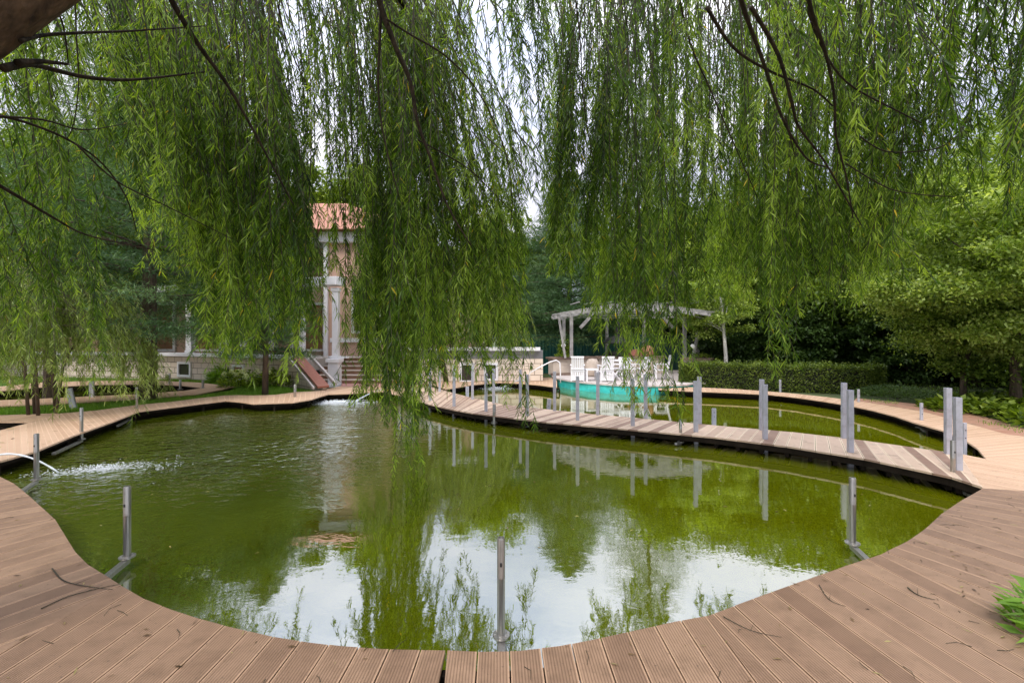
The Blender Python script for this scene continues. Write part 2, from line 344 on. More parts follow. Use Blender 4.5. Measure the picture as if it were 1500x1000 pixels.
def water_mat():
    m = bpy.data.materials.new('green_pond_water'); m.use_nodes = True; t = m.node_tree; t.nodes.clear()
    out = N(t, 'ShaderNodeOutputMaterial'); geo = N(t, 'ShaderNodeNewGeometry')
    df = N(t, 'ShaderNodeBsdfDiffuse'); gl = N(t, 'ShaderNodeBsdfGlossy'); gl.inputs['Roughness'].default_value = .02
    gl.inputs['Color'].default_value = (.92,.95,.95,1)
    # murk colour: olive, patches of brighter algae
    nz = N(t, 'ShaderNodeTexNoise'); nz.inputs['Scale'].default_value = .45; nz.inputs['Detail'].default_value = 5; L(t, geo.outputs['Position'], nz.inputs[0])
    r = N(t, 'ShaderNodeValToRGB'); e = r.color_ramp.elements
    e[0].position = .35; e[0].color = (.055,.074,.002,1); e[1].position = .72; e[1].color = (.135,.15,.001,1)
    sp = N(t, 'ShaderNodeSeparateXYZ'); L(t, geo.outputs['Position'], sp.inputs[0])
    dx = N(t, 'ShaderNodeMapRange'); dx.inputs['From Min'].default_value = -4.5; dx.inputs['From Max'].default_value = 5.5; dx.inputs['To Min'].default_value = .30; dx.inputs['To Max'].default_value = .62; L(t, sp.outputs[0], dx.inputs[0])
    na = N(t, 'ShaderNodeMath', operation='MULTIPLY_ADD'); na.inputs[1].default_value = .12; L(t, nz.outputs[0], na.inputs[0]); L(t, dx.outputs[0], na.inputs[2])
    L(t, na.outputs[0], r.inputs[0]); L(t, r.outputs[0], df.inputs[0])
    # ripples: rings of chop near the jets, calm elsewhere
    def dist(cx, cy, r0, amp):
        v = N(t, 'ShaderNodeVectorMath', operation='DISTANCE'); v.inputs[1].default_value = (cx, cy, 0); L(t, geo.outputs['Position'], v.inputs[0])
        a = N(t, 'ShaderNodeMapRange', interpolation_type='SMOOTHSTEP'); a.inputs['From Min'].default_value = 0; a.inputs['From Max'].default_value = r0
        a.inputs['To Min'].default_value = amp; a.inputs['To Max'].default_value = 0; L(t, v.outputs['Value'], a.inputs[0]); return a.outputs[0]
    s = dist(-5.0, 7.2, 4.4, 1.0)
    for q in ((-4.6, 12.2, 4.2, .55), (0, 16.5, 3.0, .35)):
        ad = N(t, 'ShaderNodeMath', operation='ADD'); L(t, s, ad.inputs[0]); L(t, dist(*q), ad.inputs[1]); s = ad.outputs[0]
    st = N(t, 'ShaderNodeMath', operation='MULTIPLY_ADD'); st.inputs[1].default_value = .42; st.inputs[2].default_value = .007; L(t, s, st.inputs[0])
    mp = N(t, 'ShaderNodeMapping'); mp.inputs['Scale'].default_value = (1, 1.6, 1); mp.inputs['Rotation'].default_value = (0,0,R(20)); L(t, geo.outputs['Position'], mp.inputs[0])
    w1 = N(t, 'ShaderNodeTexNoise'); w1.inputs['Scale'].default_value = 5.5; w1.inputs['Detail'].default_value = 3; w1.inputs['Distortion'].default_value = .6; L(t, mp.outputs[0], w1.inputs[0])
    w2 = N(t, 'ShaderNodeTexNoise'); w2.inputs['Scale'].default_value = 1.3; w2.inputs['Detail'].default_value = 2; L(t, mp.outputs[0], w2.inputs[0])
    ad = N(t, 'ShaderNodeMath', operation='MULTIPLY_ADD'); ad.inputs[1].default_value = 1.2; L(t, w2.outputs[0], ad.inputs[0]); L(t, w1.outputs[0], ad.inputs[2])
    bp = N(t, 'ShaderNodeBump'); bp.inputs['Distance'].default_value = .12; L(t, st.outputs[0], bp.inputs['Strength']); L(t, ad.outputs[0], bp.inputs['Height'])
    L(t, bp.outputs[0], gl.inputs['Normal'])
    fr = N(t, 'ShaderNodeFresnel'); fr.inputs['IOR'].default_value = 1.5; L(t, bp.outputs[0], fr.inputs['Normal'])
    mr = N(t, 'ShaderNodeMapRange'); mr.inputs['To Min'].default_value = .38; mr.inputs['To Max'].default_value = 1.0; L(t, fr.outputs[0], mr.inputs[0])
    ms = N(t, 'ShaderNodeMixShader'); L(t, mr.outputs[0], ms.inputs[0]); L(t, df.outputs[0], ms.inputs[1]); L(t, gl.outputs[0], ms.inputs[2])
    L(t, ms.outputs[0], out.inputs[0]); return m
M_water = water_mat()
def foam_mat():
    m = bpy.data.materials.new('white_water'); m.use_nodes = True; b = m.node_tree.nodes['Principled BSDF']
    b.inputs['Base Color'].default_value = (.80,.84,.86,1); b.inputs['Roughness'].default_value = .15; b.inputs['Transmission Weight'].default_value = .35; b.inputs['IOR'].default_value = 1.33
    return m
M_foam = foam_mat()

# ------------------------------------------------------------------ outlines
near_in = [(-60,688),(0,698),(20,708),(40,724),(60,742),(80,760),(95,784),(110,808),(128,826),(150,840),(177,857),(210,876),(250,892),(290,905),(330,916),(400,932),(450,940),(500,946),(560,950),(652,952),
           (700,954),(760,953),(820,946),(870,936),(940,921),(990,910),(1035,902),(1100,878),(1150,860),(1200,842),(1250,825),(1290,812),(1330,792),(1355,775),(1380,752),(1405,735),(1440,715)]
near_in = [P(*p) for p in near_in]
rw_in = [P(*p) for p in [(1445,672),(1434,658),(1417,645),(1385,631),(1350,622),(1300,605),(1250,594),(1200,586),(1142,578),(1060,574),(1000,572),(965,570)]]
rw_out = [(8.8,6.4),(8.5,7.0)]+[P(*p) for p in [(1500,643),(1440,626),(1417,620),(1350,602),(1250,586),(1200,580),(1142,574),(1060,568.5),(1000,566.5),(962,566)]]
back_in = [P(*p) for p in [(816,567),(790,563.5),(760,561),(730,560),(693,563),(653,570)]]
teal_front = [P(x,y,0) for x,y in [(818,566.5),(835,570),(860,573.5),(900,577),(950,578.5),(980,578),(1005,577),(1022,574)]]
teal_bot = [(x,y+.35) for x,y in teal_front[::-1][1:]]
lw_in = [P(*p) for p in [(560,573),(512,576),(481,577),(470,580),(455,585),(430,589),(400,590),(370,591),(350,588),(330,586.5),(300,590),(260,595),(204,602),(160,619),(109,637),(51,661),(0,675),(-60,686)]]
POND = near_in[1:]+[P(1405,665)]+rw_in+teal_bot+back_in+[P(600,566)]+lw_in
ring_out = [P(*p) for p in [(-110,574),(0,566),(60,560),(140,557.5),(220,557),(290,560),(345,566),(335,571),(290,577),(200,584),(100,590),(0,594.5),(-110,602)]]
ring_in = [P(*p) for p in [(-110,580),(0,572.5),(60,567),(140,563),(220,562),(270,564.5),(297,568),(270,572),(200,577),(100,582),(0,586),(-110,592)]]
small_hole = [P(*p) for p in [(-90,617.5),(46,617.5),(0,630),(-90,652)]]

# ------------------------------------------------------------------ ground, water
def ground():
    loops = [[(-260,-260),(260,-260),(260,300),(-260,300)], offset(POND,.28), offset(ring_in,.16), offset(small_hole,.1)]
    vs, es = [], []
    for l in loops:
        b = len(vs); vs += [Vector(p) for p in l]; es += [(b+i, b+(i+1)%len(l)) for i in range(len(l))]
    g = [Vector((x, y)) for x in range(-40, 41, 4) for y in range(-12, 45, 4)]
    vs += g
    ov, oe, of, *_ = delaunay_2d_cdt(vs, es, [], 0, 1e-5)
    hs = loops[1:]; fs = []
    for f in of:
        cx = sum(ov[i].x for i in f)/3; cy = sum(ov[i].y for i in f)/3
        if not any(bool(inside(np.array([cx]), np.array([cy]), h)[0]) for h in hs): fs.append(tuple(f))
    b = MB(); b.add([(v.x, v.y, .10) for v in ov], fs)
    tag(b.build('ground', M_ground), kind='structure'); b = MB()
    for h in hs:
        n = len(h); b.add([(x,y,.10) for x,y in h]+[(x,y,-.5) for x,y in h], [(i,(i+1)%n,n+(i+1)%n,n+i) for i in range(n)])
    tag(b.build('pond_bank', M_beam), kind='structure')  # bank skirt coloured near black for the shade beneath the decks
ground()
def sheet(name, poly, z, mat):
    n = len(poly); vs = [Vector(p) for p in poly]
    ov, oe, of, *_ = delaunay_2d_cdt(vs, [(i,(i+1)%n) for i in range(n)], [], 0, 1e-5)
    fs = [tuple(f) for f in of if inside(np.array([sum(ov[i].x for i in f)/3]), np.array([sum(ov[i].y for i in f)/3]), poly)[0]]
    b = MB(); b.add([(v.x,v.y,z) for v in ov], fs); return tag(b.build(name, mat), kind='structure')
sheet('water', [(-14,1.5),(10.5,1.5),(10.5,17.8),(-14,17.8)], 0, M_water)
sheet('water', [(-20,9.9),(-14.01,9.9),(-14.01,17),(-20,17)], 0, M_water)
lawn_a = [P(*p) for p in [(-110,603),(0,595.5),(100,591),(200,585),(290,578),(336,572),(348,567),(300,560),(225,555),(345,552),(410,565),(472,572),(434,573.5),(370,578),(328,578.5),(204,592),(130,601),(70,604.5),(0,607),(-110,608)]]
lawn_b = [P(*p) for p in [(-110,573),(0,565),(60,559.5),(140,557),(224,556),(225,549),(-110,549)]]
sheet('lawn', lawn_a, .135, M_lawn); sheet('lawn', lawn_b, .135, M_lawn)
soil = [P(x,y,.14) for x,y in [(1500,646),(1440,629),(1417,622),(1350,604),(1250,588),(1255,583),(1330,590),(1390,597),(1450,612),(1520,632),(1640,664)]]
sheet('soil_path', soil, .14, M_soil)

# ------------------------------------------------------------------ boards
def clip(poly, nx, ny, c, keep_ge):
    out = []; n = len(poly)
    for i in range(n):
        a, b = poly[i], poly[(i+1)%n]; da = a[0]*nx+a[1]*ny-c; db = b[0]*nx+b[1]*ny-c
        if not keep_ge: da, db = -da, -db
        if da >= 0: out.append(a)
        if (da >= 0) != (db >= 0):
            s = da/(da-db); out.append((a[0]+(b[0]-a[0])*s, a[1]+(b[1]-a[1])*s))
    return out
class Deck:
    def __init__(s): s.v=[]; s.f=[]; s.t=[]; s.uv=[]
    def board(s, poly, ztop, th, tint, uvf):
        n = len(poly)
        ar = sum(poly[i][0]*poly[(i+1)%n][1]-poly[(i+1)%n][0]*poly[i][1] for i in range(n))
        if abs(ar) < 1e-3: return
        if ar < 0: poly = poly[::-1]
        b = len(s.v); s.v += [(x,y,ztop) for x,y in poly]+[(x,y,ztop-th) for x,y in poly]; s.t += [tint]*(2*n)
        s.f.append(tuple(range(b,b+n))); s.uv += [uvf(p) for p in poly]
        for i in range(n):
            j = (i+1)%n; s.f.append((b+j, b+i, b+n+i, b+n+j)); s.uv += [(.3,0)]*4
    def region(s, poly, d, bw=.162, gap=.0075, ztop=.2, th=.025, tint=None):
        dx, dy = d; l = math.hypot(dx, dy); dx/=l; dy/=l; nx, ny = -dy, dx
        cs = [p[0]*nx+p[1]*ny for p in poly]; c0 = min(cs)-random.random()*.05; k = 0
        while c0+k*bw < max(cs):
            a = c0+k*bw; q = clip(clip(poly, nx, ny, a+gap/2, True), nx, ny, a+bw-gap/2, False)
            if len(q) > 2:
                tt = tint() if tint else min(1,max(0,random.gauss(.5,.22)))
                s.board(q, ztop+random.uniform(-.0012,.0012), th, tt, lambda p, a=a: ((p[0]*nx+p[1]*ny-a)/bw, p[0]*dx+p[1]*dy))
            k += 1
    def quad(s, A, B, C, D, ztop=.2, th=.025, tint=.5):
        """A,B on one edge; D,C on the other: board between the pairs"""
        poly = [A,B,C,D]; uv = [(0,0),(1,0),(1,1),(0,1)]
        ar = sum(poly[i][0]*poly[(i+1)%4][1]-poly[(i+1)%4][0]*poly[i][1] for i in range(4))
        m = dict(zip(poly, uv)); s.board(poly, ztop, th, tint, lambda p: m[p])
    def build(s, name, mat, parent=None):
        me = bpy.data.meshes.new(name); me.from_pydata(s.v, [], s.f); u = me.uv_layers.new(name='UVMap')
        u.data.foreach_set('uv', np.array(s.uv, dtype=np.float32).ravel())
        at = me.attributes.new('tint','FLOAT','POINT'); at.data.foreach_set('value', np.array(s.t,dtype=np.float32))
        me.materials.append(mat); me.update(); return link(name, me, parent)
def lerp(a, b, t): return (a[0]+(b[0]-a[0])*t, a[1]+(b[1]-a[1])*t)
def along(pl, s):
    """point at arc fraction s of a polyline"""
    ls = [math.dist(pl[i], pl[i+1]) for i in range(len(pl)-1)]; t = s*sum(ls)
    for i, l in enumerate(ls):
        if t <= l or i == len(ls)-1: return lerp(pl[i], pl[i+1], min(1,t/l))
        t -= l
def pairs_deck(dk, A, B, bw=.165, gap=.006, tint=None):
    """boards laid across between matching polylines A and B"""
    for i in range(len(A)-1):
        l = max(math.dist(A[i],A[i+1]), math.dist(B[i],B[i+1])); n = max(1, round(l/bw)); g = gap/l*.5
        for k in range(n):
            t0 = k/n+g; t1 = (k+1)/n-g
            dk.quad(lerp(A[i],A[i+1],t0), lerp(A[i],A[i+1],t1), lerp(B[i],B[i+1],t1), lerp(B[i],B[i+1],t0), .2+random.uniform(-.001,.001), .025, tint() if tint else min(1,max(0,random.gauss(.5,.2))))

D = Deck()
ci = [0, 5, 10, 19, 26, 31, 34, 36]
oc = [[(-10.5,4.4)], [(-6.0,1.7)], [(-3.0,-1.2)], [(-.34,-1.2)], [(1.3,-1.2)], [(3.25,.9)], [(5.2,2.6)], [(7.6,4.2)]]
extra = {4: [(2.6,-1.2)], 1: [(-4.2,-1.0)]}
dirs = [(-.76,-.65), (-.5,-.86), (-.04,-1), (.03,-1), (.15,-.99), (.42,-.9), (.72,-.62)]
for i in range(7):
    poly = near_in[ci[i]:ci[i+1]+1]+oc[i+1]+extra.get(i, [])+oc[i]
    if i == 3: poly = [(near_in[19][0]+.012, near_in[19][1])]+near_in[20:ci[4]+1]+oc[4]+extra.get(3, [])+[(-.34+.30,-1.2)]
    D.region(poly, dirs[i])
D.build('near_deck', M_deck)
tag(COL.objects['near_deck'], kind='structure'); COL.objects['near_deck'].name = 'deck'
# footbridge --------------------------------------------------------
bx_n = [(590,580),(630,592),(665,600),(700,606),(800,618),(905,627),(1047,640),(1152,653),(1266,671),(1395,698.5),(1440,713)]
bx_f = [(622,563.5),(644,572),(680,579.5),(705,586),(757,595),(850,604.5),(946,613),(1067,624.5),(1160,632.5),(1249,642.5),(1338,655),(1405,664)]
bx_n = [P(*p) for p in bx_n]
bx_f = [P(*p) for p in [(622,563.5),(655,573),(690,582),(710,588),(757,595),(850,604.5),(946,613),(1067,624.5),(1160,632.5),(1249,642.5),(1338,655),(1405,664)]]
bn = [bx_n[0],bx_n[1],bx_n[2],lerp(bx_n[2],bx_n[3],.8),bx_n[4],bx_n[5],bx_n[6],bx_n[7],bx_n[8],bx_n[9],bx_n[10]]
bf = [bx_f[0],bx_f[1],bx_f[2],bx_f[4],bx_f[5],bx_f[6],bx_f[7],bx_f[8],bx_f[9],bx_f[10],bx_f[11]]
bf[3] = lerp(bx_f[3],bx_f[4],.6)
bridge = empty('footbridge', (0,0,0)); tag(bridge, 'curved wooden footbridge of mixed tan and brown boards crossing the green pond', 'footbridge')
def btint():
    r = random.random(); return random.uniform(.0,.2) if r < .36 else (random.uniform(.75,1) if r < .8 else random.uniform(.35,.65))
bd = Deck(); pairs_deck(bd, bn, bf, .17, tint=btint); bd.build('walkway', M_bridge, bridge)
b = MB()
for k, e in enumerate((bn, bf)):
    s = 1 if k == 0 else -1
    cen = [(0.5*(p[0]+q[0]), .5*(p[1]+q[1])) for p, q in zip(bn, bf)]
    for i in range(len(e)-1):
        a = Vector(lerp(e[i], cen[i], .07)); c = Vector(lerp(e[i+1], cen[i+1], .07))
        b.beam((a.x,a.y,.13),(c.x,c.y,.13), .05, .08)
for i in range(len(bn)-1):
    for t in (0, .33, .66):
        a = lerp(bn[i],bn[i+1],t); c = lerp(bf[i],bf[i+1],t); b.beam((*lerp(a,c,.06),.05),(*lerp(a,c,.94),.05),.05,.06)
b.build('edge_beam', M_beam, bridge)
# junction and paths
D = Deck()
D.region([near_in[-1], P(1405,664), rw_in[0], rw_out[0], (7.6,4.2)], (.55,-.83))
for i in range(len(rw_in)-1):
    j = i+1 if i < 1 else i
A = [along(rw_in, t) for t in np.linspace(0,1,15)]; Bq = [along(rw_out, t) for t in np.linspace(0,1,15)]
pairs_deck(D, A, Bq)
lw_out = [P(*p) for p in [(478,569),(472,571),(455,573),(434,574),(400,578),(370,579),(350,578.5),(328,579),(300,582),(250,588),(204,593),(160,598),(125,602),(70,606),(46,618),(0,630),(-90,654)]]
A = [along(lw_in[2:], t) for t in np.linspace(0,1,26)]
A = lw_in[2:]; Bq = [P(*p) for p in [(481,569),(473,570.5),(455,573),(434,574),(402,578),(370,579),(350,578.5),(328,579),(300,582),(252,588),(200,593),(140,601),(80,606),(46,618),(0,630),(-90,654)]]
pairs_deck(D, A, Bq)
D.region([P(*p) for p in [(-110,608),(0,608),(85,605),(46,617.5),(-110,617.5)]], (0,1))
# plaza in front of the steps, and the path along the back wall
D.region(lw_in[:3][::-1]+[P(590,580), P(622,563.5), P(640,559), P(600,557), P(540,558.5), P(500,565), P(481,569)], (.3,1))
A = back_in[::-1]; Bq = [P(*p) for p in [(622,558),(693,557),(730,555),(760,554),(790,553),(816,552.5)]]
pairs_deck(D, [P(640,565)]+A, [P(610,558.2)]+Bq)
rin = ring_in+[ring_in[0]]
for i in range(len(ring_in)-1 if False else len(ring_in)):
    pass
ro = [ring_out[0],ring_out[1],ring_out[2],ring_out[3],ring_out[4],ring_out[5],ring_out[6],ring_out[8],ring_out[9],ring_out[10],ring_out[11],ring_out[12]]
pairs_deck(D, ring_in, ro)
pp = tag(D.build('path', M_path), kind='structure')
# frames under the deck edges, the shadow put into their near-black colour
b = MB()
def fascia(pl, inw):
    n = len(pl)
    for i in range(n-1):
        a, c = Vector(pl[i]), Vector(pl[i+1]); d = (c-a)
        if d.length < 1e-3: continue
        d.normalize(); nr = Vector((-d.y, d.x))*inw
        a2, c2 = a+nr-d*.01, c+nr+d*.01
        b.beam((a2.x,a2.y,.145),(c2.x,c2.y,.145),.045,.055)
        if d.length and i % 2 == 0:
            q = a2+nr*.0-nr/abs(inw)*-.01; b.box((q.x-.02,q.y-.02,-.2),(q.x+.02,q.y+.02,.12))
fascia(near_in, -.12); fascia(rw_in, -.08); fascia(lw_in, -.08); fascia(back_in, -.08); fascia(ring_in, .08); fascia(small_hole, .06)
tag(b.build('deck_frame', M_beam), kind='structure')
pad = [P(*p) for p in [(497,566),(590,560.5),(560,556),(497,561)]]
sheet('paving', [P(*p) for p in [(500,566.0),(555,567),(585,561),(545,558.5),(500,562)]], .212, M_pad)

# ------------------------------------------------------------------ posts of the footbridge
def make_post(x, yt, yb, zb, label, grp, w=.064, rot=0):
    Y = F*(EYE-zb)/(yb-492); X = (x-750)/F*Y; zt = EYE-(yt-492)/F*Y
    o = empty('square_post', (X, Y, 0), rot); tag(o, label, 'post', grp)
    lean = random.uniform(-.006,.006), random.uniform(-.006,.006); o.rotation_euler = (lean[0], lean[1], rot)
    m = MB(); h = w/2; t = .004
    for a, c in (((-h,-h,-.25),(h,-h+t,zt)), ((-h,h-t,-.25),(h,h,zt)), ((-h,-h+t,-.25),(-h+t,h-t,zt)), ((h-t,-h+t,-.25),(h,h-t,zt))): m.box(a, c)
    m.build('shaft', M_alu, o, bevel=.0015)
    k = MB(); k.box((-h+t+.001,-h+t+.001,zt-.06),(h-t-.001,h-t-.001,zt-.035)); k.build('end_cap', M_iron, o)
    q = MB()
    for z in (.06,.14):
        q.lathe((0,0),[(.009,0),(.009,.006),(.005,.009)],8)
    for z in (.05,.13):
        q2 = MB(); q2.tube([(0,-h-.006,z),(0,-h+.002,z)], .011, 8); q2.build('bolt', M_steel, o)
    return o
ords = ['first','second','third','fourth','fifth','sixth','seventh','eighth','ninth','tenth','eleventh']
front = [(1404,582,709),(1246,571,680),(1121,563,659),(1019.5,558,647),(927,555,637.5),(846,551,628.5),(772.5,548.5,621.5),(712,547,614),(665,534,606),(630,537,597),(605,536,586),(585,529,581)]
back = [(1389,568,664),(1236.5,560.5,641),(1115.5,555.5,629),(1025,552,620),(946,548,612.5),(875.5,545,607),(812.5,544,601),(762,541,595.5),(723,540,590),(692,536,584),(644,533,573),(617,531,564)]
ords += ['twelfth']
for i, (x, yt, yb) in enumerate(front):
    make_post(x, yt, yb, .03, f'{ords[i]} square grey post from the wide deck, on the near edge of the footbridge', 'square posts along the footbridge', rot=R(-15+i*2))
for i, (x, yt, yb) in enumerate(back):
    Y0 = yb+2
    make_post(x, yt, Y0-1.5, .2, f'{ords[i]} square grey post from the wide deck, on the far edge of the footbridge', 'square posts along the footbridge', rot=R(-15+i*2))

# ------------------------------------------------------------------ short steel bollards standing in the water on brackets
def make_bollard(x, yt, yb, zb, tgt, label, r=.025, round_=True, tilt=0, plate=None):
    Y = F*(EYE-zb)/(yb-492); X = (x-750)/F*Y; h = EYE-(yt-492)/F*Y-zb
    o = empty('fountain_bollard', (X, Y, zb)); o.rotation_euler = (0, tilt, random.uniform(0,3)*0)
    tag(o, label, 'bollard', 'steel bollards around the ponds')
    m = MB()
    if round_:
        m.lathe((0,0), [(r,.008),(r,h*.58),(r*1.03,h*.585),(r*1.03,h*.6),(r,h*.605),(r,h-.01),(r*.85,h),(r*.7,h),(r*.68,h-.012),(0.001,h-.012)], 24)
        m.build('shaft', M_steel, o, smooth=2)
        m = MB(); m.lathe((0,0), [(r*2.1,-.006),(r*2.2,0),(r*2.2,.006),(r*1.1,.008)], 24); m.build('flange', M_steel, o, smooth=2)
        q = MB(); q.box((-.006,-r-.004,h*.72),(.006,-r+.004,h*.76)); q.build('nozzle', M_iron, o)
        for k in range(6):
            q = MB(); a = k*math.pi/3+.3; q.lathe((r*1.6*math.cos(a), r*1.6*math.sin(a)), [(.005,.006),(.005,.012),(.002,.014)], 6)
            q.build('bolt', M_steel, o)
    else:
        m.box((-r,-.018,0),(r,.018,h)); m.build('shaft', M_alu, o, bevel=.004)
        m = MB(); m.box((-.07,-.06,-.008),(.07,.06,.0)); m.build('flange', M_steel, o, bevel=.003)
        for z in (h*.55, h*.78):
            q = MB(); q.tube([(0,-.021,z),(0,-.016,z)], .009, 8); q.build('nozzle', M_iron, o)
    if tgt:
        tx, ty = P(*tgt); d = Vector((tx-X, ty-Y, 0)); 
        m = MB(); m.beam((0,0,-.03), (d.x, d.y, -.005), .045, .035); m.build('bracket', M_steel, o, bevel=.003)
    return o
make_bollard(734,787,930,.08,(737,957),'round steel bollard with a bolted flange, nearest one, in front of the dark deck gap', r=.0225)
make_bollard(186,712,815,.08,(132,838),'round steel bollard on a long bracket beside the deck with the fallen twig')
make_bollard(53,635,702,.08,(14,714),'round steel bollard standing beside the arching water jet')
make_bollard(119,597,643,.08,(78,652),'round steel bollard off the tan path, between the water jet and the tree trunk')
make_bollard(200,567,606,.08,(172,614),'round steel bollard at the tan path below the thick brown tree trunk')
make_bollard(1249,699,795,.08,(1300,822),'round steel bollard on a bracket off the wide deck, close to the footbridge end')
make_bollard(1396,645,708,.06,(1442,716),'short steel bollard touching the last square post at the footbridge end')
make_bollard(997,614,647,.05,(990,636),'short greenish steel bollard against the middle of the footbridge edge')
make_bollard(724,592,619,.05,(722,605),'small steel bollard against the far third of the footbridge edge', r=.032)
make_bollard(603,576,592,.06,(612,585),'leaning steel bollard at the house end of the footbridge', tilt=R(-8), r=.04)
make_bollard(1143,556,580,.06,(1150,575),'thin pale flat bollard by the path in front of the hedge', r=.025, round_=False)
make_bollard(1258,570,597,.06,(1262,592),'thin pale flat bollard by the path near the end of the hedge', r=.022, round_=False)
make_bollard(1350,590,626,.06,(1356,620),'thin pale flat bollard by the path opposite the strip of reddish soil', r=.022, round_=False)
make_bollard(1413,619,668,.08,(1432,660),'thin pale flat bollard behind the last pair of square posts', r=.022, round_=False)
make_bollard(1046,598,624,.05,None,'low pale flat bollard in the pond beyond the footbridge, facing the hedge', r=.04, round_=False)
make_bollard(803,584,607,.05,None,'low pale flat bollard in the pond beyond the footbridge, facing the turquoise wall', r=.045, round_=False, tilt=R(4))
make_bollard(684.5,566,584,.05,None,'low pale flat bollard in the pond beyond the footbridge, facing the basement windows', r=.045, round_=False)
make_bollard(432,563,589,.06,(425,585),'round steel bollard off the path below the slim tree trunk', r=.035)
make_bollard(248,547,562,.2,None,'small steel bollard on the far side of the small ring pond', r=.035)
make_bollard(264,556,570,.1,None,'small steel bollard standing inside the small ring pond', r=.035)
make_bollard(297,557,568,.2,None,'small steel bollard at the pointed end of the small ring pond', r=.035)
make_bollard(134,558,584,.15,None,'grey steel bollard on the grass between leafy bush and thick trunk', r=.06, round_=False)
make_bollard(108,568,599,.15,None,'leaning square grey bollard on the grass at the tan path edge', r=.07, round_=False, tilt=R(-14))
make_bollard(15,552,567,.2,None,'small steel bollard by the ring pond behind the leafy bush', r=.04)
for (x, y, lb) in ((1157,581.5,'teal plastic float beside the thin bollard in front of the hedge'),(1270,598.5,'teal plastic float beside the thin bollard near the end of the hedge'),(1366,629.5,'teal plastic float beside the thin bollard opposite the reddish soil'),(782,566,'dark teal float by the back path near the turquoise wall')):
    X, Y = P(x, y, .03); m = MB(); m.lathe((0,0), [(.13,-.03),(.15,0),(.15,.02),(.11,.04),(.05,.045),(.045,.07),(.001,.07)], 20)
    o = m.build('float', M_tealp, smooth=2); o.location = (X, Y, .01); tag(o, lb, 'float', 'teal floats')

# ------------------------------------------------------------------ water jets
def splash(parent, cx, cy, sx, sy, n, rz=0, zmax=.06, dr=.012):
    m = MB()
    for i in range(int(n*2.2)):
        a = random.uniform(0,2*math.pi); q = abs(random.gauss(0,.45)); x = q*sx*math.cos(a); y = q*sy*math.sin(a)
        x, y = x*math.cos(rz)-y*math.sin(rz), x*math.sin(rz)+y*math.cos(rz)
        r = dr*.5*random.uniform(.25,1.3); z = random.random()**3*zmax
        el = random.uniform(1.5,4.5) if z < .01 else 1.2
        fl = .35 if z < .02 else 1
        vs = [(cx+x+r*el*math.cos(k*math.pi/3), cy+y+r*math.sin(k*math.pi/3), z) for k in range(6)]+[(cx+x, cy+y, z+r*fl)]
        m.add(vs, [(k,(k+1)%6,6) for k in range(6)])
    return m.build('foam', M_foam, parent, smooth=True)
def jet(p0, p1, top, label, r=.02, nfoam=500, sx=.5, sy=.25, rz=0, fan=1, dr=.012):
    o = empty('water_jet', (0,0,0)); tag(o, label, 'water jet', 'water jets')
    m = MB(); p0, p1 = Vector(p0), Vector(p1)
    for f in range(fan):
        off = Vector((random.uniform(-.1,.1), random.uniform(-.05,.05), 0))*(fan > 1)
        pts = []
        for i in range(19):
            t = i/18; p = p0.lerp(p1+off, t); p.z = p0.z*(1-t)+p1.z*t+4*top*(1+off.x*2)*t*(1-t)*(1.15-.3*t); pts.append(p)
        m.tube(pts, [r*(1-.35*i/18)*(1+.15*math.sin(i*2+f)) for i in range(19)], 8)
    m.build('spray', M_foam, o, smooth=True)
    splash(o, p1.x+sx*.45*math.cos(rz), p1.y+sx*.45*math.sin(rz), sx, sy, nfoam, rz, dr=dr)
    return o
a = Q(-40,692,5.85); c = P(86,692,0)
jet((a.x,a.y,.12),(c[0],c[1],0),.2,'arching clear water jet beside a steel bollard, splashing into the near pond',r=.015,nfoam=650,sx=1.0,sy=.28,rz=.35)
a = P(560,571); c = P(520,590,0)
jet((a[0],a[1],.2),(c[0],c[1],0),.06,'white splashing water jet below the plaza by the house steps',r=.016,nfoam=1500,sx=.95,sy=.4,rz=R(180),fan=4,dr=.02)
a = P(770,558); c = P(735,569,0)
jet((a[0],a[1],.2),(c[0],c[1],0),.1,'white splashing water jet in front of the basement windows',r=.02,nfoam=900,sx=.9,sy=.35,rz=R(180),fan=3,dr=.022)
# ------------------------------------------------------------------ house
house = empty('house', (0,0,0)); tag(house, 'pink stucco house with cream ashlar base, white columns and orange roof beyond the pond', 'house')
def uvwall(name, pts, z0, z1s, mat, parent, th=.3):
    """wall following pts (front face), heights z1s; box with brick-scaled uv"""
    me = bpy.data.meshes.new(name); v=[]; f=[]; uv=[]; L0=0
    for i in range(len(pts)-1):
        a, c = Vector(pts[i]), Vector(pts[i+1]); d=(c-a); l=d.length; d.normalize(); n=Vector((-d.y,d.x))*th
        if n.y < 0: n = -n
        za, zc = z1s[i], z1s[i+1]; b=len(v)
        v += [(a.x,a.y,z0),(c.x,c.y,z0),(c.x,c.y,zc),(a.x,a.y,za),((a+n).x,(a+n).y,z0),((c+n).x,(c+n).y,z0),((c+n).x,(c+n).y,zc),((a+n).x,(a+n).y,za)]
        f += [(b,b+1,b+2,b+3),(b+5,b+4,b+7,b+6),(b+3,b+2,b+6,b+7),(b+1,b+5,b+6,b+2),(b+4,b,b+3,b+7)]
        uv += [(L0,z0),(L0+l,z0),(L0+l,zc),(L0,za)]+[(L0+l,z0),(L0,z0),(L0,za),(L0+l,zc)]+[(0,0),(1,0),(1,.1),(0,.1)]+[(0,z0),(th,z0),(th,zc),(0,zc)]+[(0,z0),(th,z0),(th,za),(0,za)]
        L0 += l
    me.from_pydata(v,[],f); u=me.uv_layers.new(name='UVMap'); u.data.foreach_set('uv', np.array(uv,dtype=np.float32).ravel())
    me.materials.append(mat); me.update(); return link(name, me, parent)
